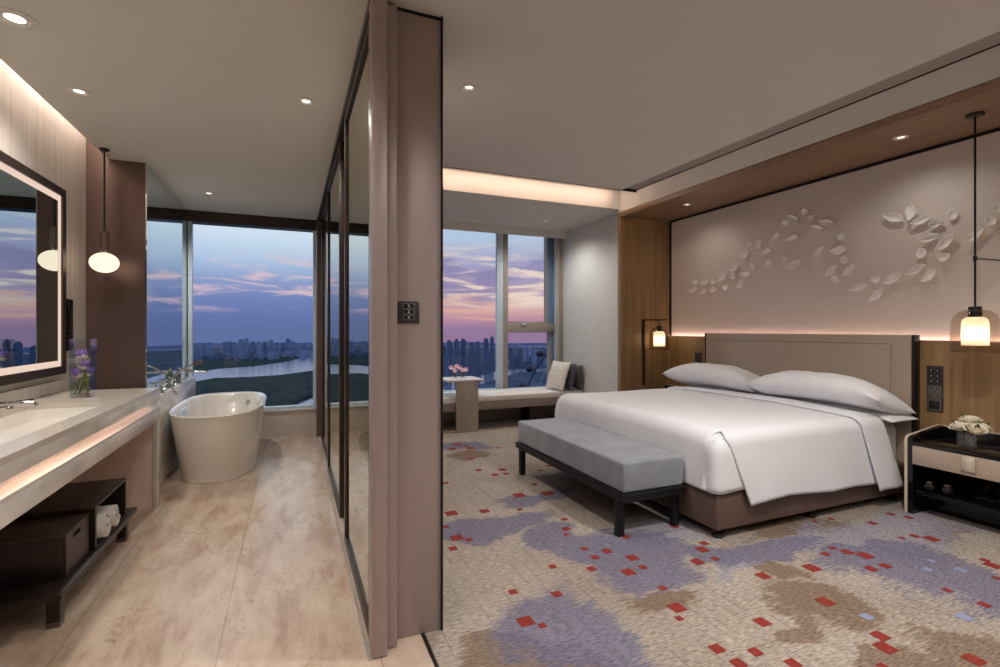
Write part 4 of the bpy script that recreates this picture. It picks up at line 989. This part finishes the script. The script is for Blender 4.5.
# throw cushions
def cushion(cx, cy, cz, s, th, tiltY, rotz, m_, lab, seed):
    b = BM(); n = 24
    R = Matrix.Rotation(rotz, 3, 'Z') @ Matrix.Rotation(tiltY, 3, 'Y')
    def pt(u, v, sg):
        a, c = u*2-1, v*2-1
        k = 1-.07*(1-a*a)*abs(c)**4-.0; k2 = 1-.07*(1-c*c)*abs(a)**4
        e = max(0, 1-abs(a)**2.4)**.7*max(0, 1-abs(c)**2.4)**.7
        return Vector((cx, cy, cz))+R @ Vector((sg*th/2*e+.004*rnoise(a*2+seed, c*2, sg, 1.5)*e, a*s/2*k2, c*s/2*k))
    for sg in (1, -1): gridmesh(b, lambda u, v: pt(u, v, sg), n, n)
    bmesh.ops.remove_doubles(b, verts=b.verts[:], dist=.0006); bmesh.ops.recalc_face_normals(b, faces=b.faces[:])
    o = obj('throw_cushion', b, m_, loc=(cx, cy, cz-s/2), smooth=60); tag(o, lab, 'cushion', 'throw cushions on the window bench')
cushion(3.893, 6.36, .645, .36, .09, .10, 0, M['cushion_brown'], 'brown-grey cushion mostly hidden between dark cushion and wall', 1)
cushion(3.770, 6.37, .655, .40, .12, .20, -.10, M['cushion_dark'], 'dark grey throw cushion leaning behind the cream one', 2)
cushion(3.615, 6.40, .672, .44, .13, .34, .12, M['cushion_cream'], 'cream nubby throw cushion at the front of the cushion trio', 3)
# curtain
b = BM(); n = 90
def cur(s, tt):
    ph = s*2*PI*4.5
    return Vector((3.850+.094*s+.004*math.sin(ph*2), 6.855+.040*math.sin(ph)+.006*math.sin(tt*9+s*4)*(1-tt), .462+2.5*tt))
gridmesh(b, cur, n, 20)
o = obj('curtain', b, M['curtain'], loc=(3.87, 6.855, .462), smooth=80, solid=.004); tag(o, 'taupe pleated curtain gathered at the right end of bedroom window', 'curtain')
# side table
t = thing('side_table', 'taupe slab side table with pale top standing over window bench', 'side table', (2.14, 6.22, 0))
b = BM(); box(b, 1.985, 2.285, 6.17, 6.21, .002, .66, bev=.003); obj('leg', b, M['table_taupe'], t)
b = BM(); box(b, 1.86, 2.36, 6.155, 6.64, .66, .685, bev=.003); obj('table_top', b, M['table_top'], t)
b = BM(); box(b, 1.80, 2.12, 6.211, 6.38, .001, .014, bev=.002); obj('foot', b, M['table_taupe'], t)
def bud_vase(x, y, lab):
    t = thing('bud_vase', lab, 'vase', (x, y, .685), 'little vases on the side table')
    b = BM(); lathe(b, [(0, .6855), (.030, .6855), (.032, .69), (.032, .765), (.029, .765), (.029, .695), (0, .694)], (x, y, 0), 20); obj('glass_body', b, M['vaseglass'], t)
    return t
bud_vase(2.045, 6.40, 'little clear glass vase of pink flowers nearer the column')
bud_vase(2.155, 6.43, 'little clear glass vase of pink flowers nearer the window mullion')
def blossom(c, base, lab):
    t = thing('orchid_stem', lab, 'flower', base, 'pink flowers on the side table')
    b = BM(); tube(b, [Vector(base), Vector(base).lerp(Vector(c), .6)+Vector((0, 0, .01)), Vector(c)], .003, 6); obj('stem', b, M['stem'], t)
    b = BM(); nrm = Vector((-.25, -.8, .5)).normalized(); q = Vector((0, 0, 1)).rotation_difference(nrm).to_matrix()
    for k in range(5):
        a0 = 2*PI*k/5+c[0]*9
        def fn(s, tt):
            w = .017*math.sin(PI*(.08+.86*tt)); r = .004+.031*tt
            return Vector(c)+q @ Vector((r*math.cos(a0)-(s-.5)*2*w*math.sin(a0), r*math.sin(a0)+(s-.5)*2*w*math.cos(a0), .012*tt))
        gridmesh(b, fn, 5, 5)
    obj('bloom', b, M['pinkpetal'], t, solid=.0015)
for k, (dx, dy, dz, bx, lab) in enumerate(((-.075, 0, .860, 0, 'pink blossom highest at the column side of bud vases'), (-.03, -.02, .820, 0, 'pink blossom drooping low in the nearer-column bud vase'), (.01, .01, .875, 0, 'pink blossom at the top centre of the bud vases'),
        (.08, -.02, .825, 1, 'pink blossom facing camera in the mullion-side bud vase'), (.055, .01, .85, 1, 'pink blossom upper one in the mullion-side bud vase'), (.135, 0, .825, 1, 'pink blossom farthest toward the window mullion'))):
    bx_ = 2.045 if bx == 0 else 2.155; by_ = 6.40 if bx == 0 else 6.43
    blossom((2.055+dx, 6.40+dy, dz-.03), (bx_+(k % 3-1)*.008, by_+(k % 2)*.01, .698), lab)
# ================================================================== OUTSIDE
GZ = H-120
def ground_pt(u, v): p = onZ(u, v, 0); k = 120/H; return Vector((p.x*k, p.y*k))
M['land'] = mat('dusky_land', (76, 92, 116), .9, spec=.1, c2=(50, 66, 86), scale=(.02, .008, .02), detail=8)  # bluish haze is put into the land colour
M['island'] = mat('dark_green_island', (40, 62, 60), .95, spec=.1, c2=(22, 42, 44), scale=(.05, .02, .05), detail=8)
M['water'] = mat('calm_river', (120, 122, 150), .18, spec=.6, c2=(112, 114, 142), scale=(.01, .01, .01))
gb = BM(); prism(gb, [(-9000, 60), (9000, 60), (6500, 1500), (FW[0]*3300+RT[0]*4000, FW[1]*3300+RT[1]*4000), (FW[0]*3300-RT[0]*4500, FW[1]*3300-RT[1]*4500), (-9000, 3000)], GZ-5, GZ)
struct('land_outside', gb, M['land'], smooth=0)
def flat(pts, z0, z1):
    b = BM(); prism(b, [tuple(ground_pt(u, v)) for u, v in pts], GZ+z0, GZ+z1); return b
struct('river_outside', flat([(60, 385), (120, 380), (192, 373), (215, 369), (250, 366.5), (285, 362.5), (300, 358), (316, 356), (380, 362), (441, 379), (480, 376), (497, 371.5), (520, 369), (580, 367), (650, 366), (650, 369), (580, 370), (520, 372), (500, 378), (482, 384), (455, 393), (441, 397), (441, 470), (316, 460), (200, 470), (60, 460)], -1, .3), M['water'], smooth=0)
struct('island_land', flat([(60, 408), (120, 396), (192, 384), (215, 379.5), (240, 379), (280, 376.5), (316, 371.5), (350, 371), (380, 376), (380, 390), (350, 392), (316, 395.5), (300, 402), (285, 409), (240, 425), (192, 436), (60, 450)], 0, 4), M['island'], smooth=0)
struct('spit_land', flat([(225, 379), (240, 377.6), (252, 377.4), (262, 377.7), (252, 378.6), (240, 379.4)], 0, 1.5), M['island'], smooth=0)
struct('far_bank_land', flat([(150, 372), (192, 372.5), (220, 368.5), (255, 366), (290, 360.5), (300, 357.5), (270, 357), (200, 360), (150, 362)], 0, 2), M['island'], smooth=0)
# hills
def hills(name, u0, u1, v0, amp, d, seed):
    b = BM(); n = 60; k = d/FPX
    def fn(s, tt):
        u = u0+(u1-u0)*s; r = ray(u, HY)
        top = HY-v0+amp*(rnoise(u*.02+seed, 0, 0, 1)+.4*rnoise(u*.07+seed, 3, 0, 1))
        ztop = H+top*k
        if tt < .5: dd = d+0; z = GZ+(ztop-GZ)*tt*2
        else: dd = d*(1+.25*(tt-.5)*2); z = ztop+(GZ-ztop)*(tt-.5)*2
        return Vector((r[0]*dd, r[1]*dd, z))
    gridmesh(b, fn, n, 7); return b
M['hill'] = mat('hazed_distant_hill', (118, 132, 172), 1, spec=0, c2=(110, 124, 164), scale=(.001, .001, .001))  # distance haze is put into the hill colour
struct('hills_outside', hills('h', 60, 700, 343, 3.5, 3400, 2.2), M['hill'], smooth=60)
def facade_mat(name, c, c2):
    m, nt, out = new_mat(name)
    b = N(nt, 'ShaderNodeBsdfPrincipled'); L(nt, b.outputs[0], out.inputs[0]); b.inputs['Roughness'].default_value = .8; b.inputs['Specular IOR Level'].default_value = .2
    br = N(nt, 'ShaderNodeTexBrick'); br.offset = 0; br.inputs['Scale'].default_value = .25; br.inputs['Brick Width'].default_value = 1.3; br.inputs['Row Height'].default_value = .8; br.inputs['Mortar Size'].default_value = .16
    br.inputs['Color1'].default_value = (*lin(c2), 1); br.inputs['Color2'].default_value = (*lin(tuple(x*.85 for x in c2)), 1); br.inputs['Mortar'].default_value = (*lin(c), 1)
    mp = N(nt, 'ShaderNodeMapping'); mp.inputs['Rotation'].default_value = (PI/2, 0, 0); g = N(nt, 'ShaderNodeTexCoord'); L(nt, g.outputs['Object'], mp.inputs[0]); L(nt, mp.outputs[0], br.inputs['Vector'])
    L(nt, br.outputs[0], b.inputs['Base Color']); return m
M['city'] = [facade_mat('mid_haze_tower', (118, 138, 178), (94, 114, 154)), facade_mat('thin_haze_tower', (90, 108, 146), (70, 88, 124)), facade_mat('thick_haze_tower', (138, 156, 196), (112, 132, 172))]  # distance haze is put into the tower colours
BL = []
def tower(u, v, w, vtop, kind=0, dep=None):
    """base pixel (u,v), pixel width, roof pixel row"""
    BL.append((u, v, w, vtop, kind, dep))
rb = random.Random(5)
# bathroom skyline
for (u, w, vt, vb) in [(194, 5, 344, 357), (203, 4, 343, 357), (209, 5, 342, 357), (224, 4.5, 342, 357.5), (229, 5, 341, 357.5), (234.5, 4.5, 342, 357.5), (241, 5, 339, 358), (246.5, 5, 338, 358), (253, 5, 341, 358), (259, 5, 341.5, 358), (265, 5.5, 341, 357.5), (271, 5.5, 339.5, 357), (277, 4, 342, 357), (283, 5, 342.5, 356.5), (288.5, 5, 338.5, 356.5), (293.5, 4, 341, 356), (299, 5, 342.5, 355.5), (304.5, 5, 343, 355), (310.5, 6, 342.5, 355), (317, 5, 343, 355)]:
    tower(u, vb, w, vt, rb.randrange(3))
for k in range(26):
    u = 190+k*5.1+rb.uniform(-1.5, 1.5); tower(u, 361-(u-190)*.03+rb.uniform(-1, 1.5), rb.uniform(4, 8), 354.5-(u-190)*.03+rb.uniform(-1.5, 2), rb.randrange(3))
nbath = len(BL)
# bedroom skyline
for (u, w, vt, vb) in [(443, 6, 345, 377), (449.5, 6, 340, 378), (456.5, 6, 339, 378), (463.5, 6.5, 338.5, 377), (447, 7, 353, 383), (458, 7, 356, 383), (472, 5.5, 342, 371), (478, 5, 341, 371), (486, 5, 338, 369), (492, 5, 336.5, 369), (470, 7, 354, 376), (479, 7, 355, 374), (489, 7, 352, 371)]:
    tower(u, vb, w, vt, rb.randrange(3))
for (u, w, vt, vb) in [(510, 4.5, 347, 361), (515, 4.5, 345, 361), (520, 4.5, 348, 361), (525, 4, 346, 361), (530, 4.5, 347, 361), (535, 4.5, 349, 361), (540, 4.5, 347, 361), (545.5, 4.5, 348.5, 361), (551, 4.5, 347, 361), (557, 5, 348, 361)]:
    tower(u, vb, w, vt, rb.randrange(3))
for k in range(14):
    u = 508+k*3.8+rb.uniform(-1, 1); tower(u, 366+rb.uniform(-2, 2), rb.uniform(2.5, 5), 357+rb.uniform(-4, 5), rb.randrange(3))
order = sorted(range(len(BL)), key=lambda i: BL[i][0]); rank = {}
cb_ = [0, 0]
for i in order:
    g = 0 if i < nbath else 1; cb_[g] += 1; rank[i] = cb_[g]
for i, (u, v, w, vt, kind, dep) in enumerate(BL):
    p = ground_pt(u, v); d = 120*FPX/(v-HY)/1.0
    W = w*d/FPX*.8*rb.uniform(.8, 1.15); hgt = (v-vt)*d/FPX; a = -TH+math.atan((u-500)/FPX)*0+rb.uniform(-.5, .5)
    D = W*rb.uniform(.7, 1.0)
    b = BM(); box(b, -W/2, W/2, -D/2, D/2, 0, hgt*.95)
    st_ = rb.random()
    if st_ < .5: box(b, -W*.3, W*.3, -D*.3, D*.3, hgt*.95, hgt)
    else: box(b, -W*.42, -W*.05, -D*.4, D*.4, hgt*.95, hgt); box(b, W*.08, W*.35, -D*.3, D*.3, hgt*.95, hgt*.98)
    if st_ > .6: box(b, -W*.58, -W/2, -D*.32, D*.32, 0, hgt*.9)
    bmesh.ops.rotate(b, verts=b.verts[:], cent=(0, 0, 0), matrix=Matrix.Rotation(-math.atan2(p.x, p.y)+rb.choice((-.3, -.15, .15, .3)), 3, 'Z'))
    bmesh.ops.translate(b, verts=b.verts[:], vec=(p.x, p.y, GZ))
    kind = 1 if v > 366 else (kind if v > 360 else (0, 2, 2)[kind])  # farther towers get the paler, hazier colours
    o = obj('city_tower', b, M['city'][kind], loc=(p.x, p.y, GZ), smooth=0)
    tall = 'tall' if v-vt > 12 else 'low'
    win = 'seen over the bathtub' if i < nbath else 'seen through the bedroom window'
    tag(o, f'{tall} hazy blue city block {win}, {ordinal(rank[i])} from left', 'building', 'skyline over the bathtub' if i < nbath else 'skyline in the bedroom window')
# observation wheel
cu, cv, Rp = 622, 420, 100
dW = 300.0; kW = dW/FPX; r_ = ray(cu, cv); C0 = Vector((r_[0]*dW, r_[1]*dW, H+(HY-cv)*kW)); RW = Rp*kW
ez = Vector((0, 0, 1)); ex = Vector((RT[0], RT[1], 0)); ey = Vector((FW[0], FW[1], 0))
t = thing('ferris_wheel', 'big dark observation wheel with cabins outside the lower bedroom window', 'ferris wheel', (C0.x, C0.y, GZ))
def wp(r, a, o=0): return C0+ex*(r*math.cos(a))+ez*(r*math.sin(a))+ey*o
M['steel'] = mat('dark_blue_steel', (46, 58, 86), .6, .2)
M['steel_pale'] = mat('pale_blue_steel', (112, 130, 162), .6, 0)
M['cabin'] = mat('dark_cabin', (26, 34, 56), .4)
for o_ in (-1.6, 1.6):
    b = BM(); tube(b, [wp(RW, 2*PI*k/96, o_) for k in range(97)], .55, 6); obj('outer_rim', b, M['steel'], t)
    b = BM(); tube(b, [wp(RW*.90, 2*PI*k/96, o_) for k in range(97)], .4, 6); obj('inner_rim', b, M['steel_pale'], t)
b = BM()
for k in range(80):
    a = 2*PI*k/80; tube(b, [wp(RW*.90, a, -1.6), wp(RW, a+PI/80, -1.6)], .14, 4); tube(b, [wp(RW, a+PI/80, -1.6), wp(RW*.90, a+PI/40, -1.6)], .14, 4)
obj('lattice', b, M['steel_pale'], t)
b = BM()
for k in range(40): tube(b, [C0+ey*(1.6*(1 if k % 2 else -1)), wp(RW*.90, 2*PI*k/40, 0)], .12, 4)
obj('spokes', b, M['steel'], t)
b = BM(); lathe(b, [(0, -4), (3, -4), (3, 4), (0, 4)], C0, 20, axis='y'); obj('hub', b, M['steel'], t)
for s1 in (-1, 1):
    for s2 in (-1, 1):
        b = BM(); f = C0+ex*(s1*26)+ey*(s2*9); tube(b, [C0+ey*(s2*4), Vector((f.x, f.y, GZ))], 1.1, 8); obj('support_leg', b, M['steel'], t)
cab = None
for k in range(36):
    p = wp(RW+3.4, 2*PI*(k+.1)/36)
    if cab is None:
        b = BM(); lathe(b, [(2.6*math.sin(PI*q/8), 2.1*math.cos(PI*q/8)) for q in range(9)], (p.x, p.y, p.z), 12); tube(b, [p, wp(RW, 2*PI*(k+.1)/36)], .3, 5)
        cab = obj('cabin', b, M['cabin'], t, loc=p); ca = 2*PI*(k+.1)/36
    else:
        o = cab.copy(); COL.objects.link(o); o.parent = t; o.location = p-C0.to_2d().to_3d()-Vector((0, 0, GZ))
# ================================================================== SKY
w = bpy.data.worlds.new('dusk_sky'); SC.world = w; w.use_nodes = True; nt = w.node_tree; nt.nodes.clear()
out = N(nt, 'ShaderNodeOutputWorld'); bg = N(nt, 'ShaderNodeBackground'); L(nt, bg.outputs[0], out.inputs[0])
tc = N(nt, 'ShaderNodeTexCoord'); sp = N(nt, 'ShaderNodeSeparateXYZ'); L(nt, tc.outputs['Generated'], sp.inputs[0])
def ramp(stops, fac):
    r = N(nt, 'ShaderNodeValToRGB'); e = r.color_ramp.elements
    e[0].position = stops[0][0]; e[0].color = (*lin(stops[0][1]), 1); e[1].position = stops[-1][0]; e[1].color = (*lin(stops[-1][1]), 1)
    for p, c in stops[1:-1]: k = e.new(p); k.color = (*lin(c), 1)
    L(nt, fac, r.inputs[0]); return r.outputs[0]
def math_(op, a, b=None, c=None):
    n = N(nt, 'ShaderNodeMath', operation=op)
    for i, x in enumerate((a, b, c)):
        if x is None: continue
        if isinstance(x, (int, float)): n.inputs[i].default_value = x
        else: L(nt, x, n.inputs[i])
    return n.outputs[0]
def mixc(f, a, c):
    mx = N(nt, 'ShaderNodeMix', data_type='RGBA')
    L(nt, f, mx.inputs[0])
    for k, x in ((6, a), (7, c)):
        if isinstance(x, tuple): mx.inputs[k].default_value = (*lin(x), 1)
        else: L(nt, x, mx.inputs[k])
    return mx.outputs[2]
az = math_('ARCTAN2', sp.outputs[0], sp.outputs[1])        # 0 = straight out of the window
z4 = math_('MULTIPLY', sp.outputs[2], 4.0)
zc = math_('MAXIMUM', z4, 0.0)
left = ramp([(0, (98, 116, 166)), (.10, (104, 122, 178)), (.22, (118, 136, 190)), (.36, (148, 166, 210)), (.50, (180, 204, 234)), (.68, (214, 230, 247)), (1, (224, 238, 250))], zc)
right = ramp([(0, (152, 122, 158)), (.06, (184, 138, 164)), (.12, (208, 158, 168)), (.19, (224, 182, 174)), (.27, (186, 160, 186)), (.42, (166, 156, 194)), (.56, (172, 174, 208)), (.72, (184, 204, 228)), (1, (196, 214, 234))], zc)
azn = N(nt, 'ShaderNodeMapRange'); azn.interpolation_type = 'SMOOTHSTEP'; azn.inputs[1].default_value = .20; azn.inputs[2].default_value = .30; L(nt, az, azn.inputs[0])
col = mixc(azn.outputs[0], left, right)
cv_ = N(nt, 'ShaderNodeCombineXYZ'); L(nt, az, cv_.inputs[0]); L(nt, sp.outputs[2], cv_.inputs[1])
def cloud(scale, detail, dist, loc, lo, hi, rough=.55):
    mp = N(nt, 'ShaderNodeMapping'); mp.inputs['Scale'].default_value = scale; mp.inputs['Location'].default_value = loc; L(nt, cv_.outputs[0], mp.inputs[0])
    n = N(nt, 'ShaderNodeTexNoise'); n.inputs['Scale'].default_value = 1; n.inputs['Detail'].default_value = detail; n.inputs['Distortion'].default_value = dist; n.inputs['Roughness'].default_value = rough
    L(nt, mp.outputs[0], n.inputs['Vector'])
    mr = N(nt, 'ShaderNodeMapRange'); mr.interpolation_type = 'SMOOTHSTEP'; mr.inputs[1].default_value = lo; mr.inputs[2].default_value = hi; L(nt, n.outputs['Fac'], mr.inputs[0]); return mr.outputs[0]
def band(lo0, lo1, hi0, hi1):
    a = N(nt, 'ShaderNodeMapRange'); a.inputs[1].default_value = lo0; a.inputs[2].default_value = lo1; a.interpolation_type = 'SMOOTHSTEP'; L(nt, sp.outputs[2], a.inputs[0])
    b = N(nt, 'ShaderNodeMapRange'); b.inputs[1].default_value = hi1; b.inputs[2].default_value = hi0; b.interpolation_type = 'SMOOTHSTEP'; L(nt, sp.outputs[2], b.inputs[0])
    return math_('MULTIPLY', a.outputs[0], b.outputs[0])
inv = math_('SUBTRACT', 1.0, azn.outputs[0])
# bathroom side: rosy wisps
f = math_('MULTIPLY', cloud((9, 48, 1), 7, 1.0, (3.1, 1.4, 0), .48, .66), band(.025, .05, .11, .15)); f = math_('MULTIPLY', math_('MULTIPLY', f, inv), .85)
col = mixc(f, col, (232, 200, 208))
# bedroom side: purple masses then bright cream edges
f = math_('MULTIPLY', cloud((6, 22, 1), 6, .6, (1.7, 5.2, 0), .42, .56), band(.03, .06, .13, .17)); f = math_('MULTIPLY', math_('MULTIPLY', f, azn.outputs[0]), .75)
col = mixc(f, col, (142, 132, 176))
f = math_('MULTIPLY', cloud((7, 40, 1), 7, .9, (8.3, 2.6, 0), .46, .62), band(.03, .06, .12, .19)); f = math_('MULTIPLY', math_('MULTIPLY', f, azn.outputs[0]), .9)
col = mixc(f, col, (246, 224, 206))
f = math_('MULTIPLY', cloud((5, 90, 1), 5, .5, (2.3, 7.6, 0), .48, .62), band(.005, .02, .06, .09)); f = math_('MULTIPLY', math_('MULTIPLY', f, azn.outputs[0]), .6)
col = mixc(f, col, (236, 178, 158))
# upper sky fades to deeper blue
up = N(nt, 'ShaderNodeMapRange'); up.inputs[1].default_value = .25; up.inputs[2].default_value = .9; L(nt, sp.outputs[2], up.inputs[0])
col = mixc(up.outputs[0], col, (120, 150, 200))
L(nt, col, bg.inputs[0]); bg.inputs[1].default_value = 1.0
# ================================================================== CAMERA
cam = bpy.data.cameras.new('camera'); co = bpy.data.objects.new('camera', cam); COL.objects.link(co)
cam.sensor_width = 36; cam.lens = FPX/1000*36; cam.clip_start = .05; cam.clip_end = 30000
cam.shift_y = (HY-333.5)/1000
co.location = (0, 0, H); co.rotation_euler = (PI/2, 0, -TH)
SC.camera = co
SC.view_settings.view_transform = 'Standard'; SC.view_settings.look = 'None'; SC.view_settings.gamma = 1; SC.view_settings.use_curve_mapping = False
SC.view_settings.exposure = 0.0
try:
    SC.cycles.use_denoising = True; SC.cycles.max_bounces = 10; SC.cycles.diffuse_bounces = 6; SC.cycles.glossy_bounces = 5; SC.cycles.transparent_max_bounces = 24
    SC.cycles.sample_clamp_indirect = 8
except Exception: pass
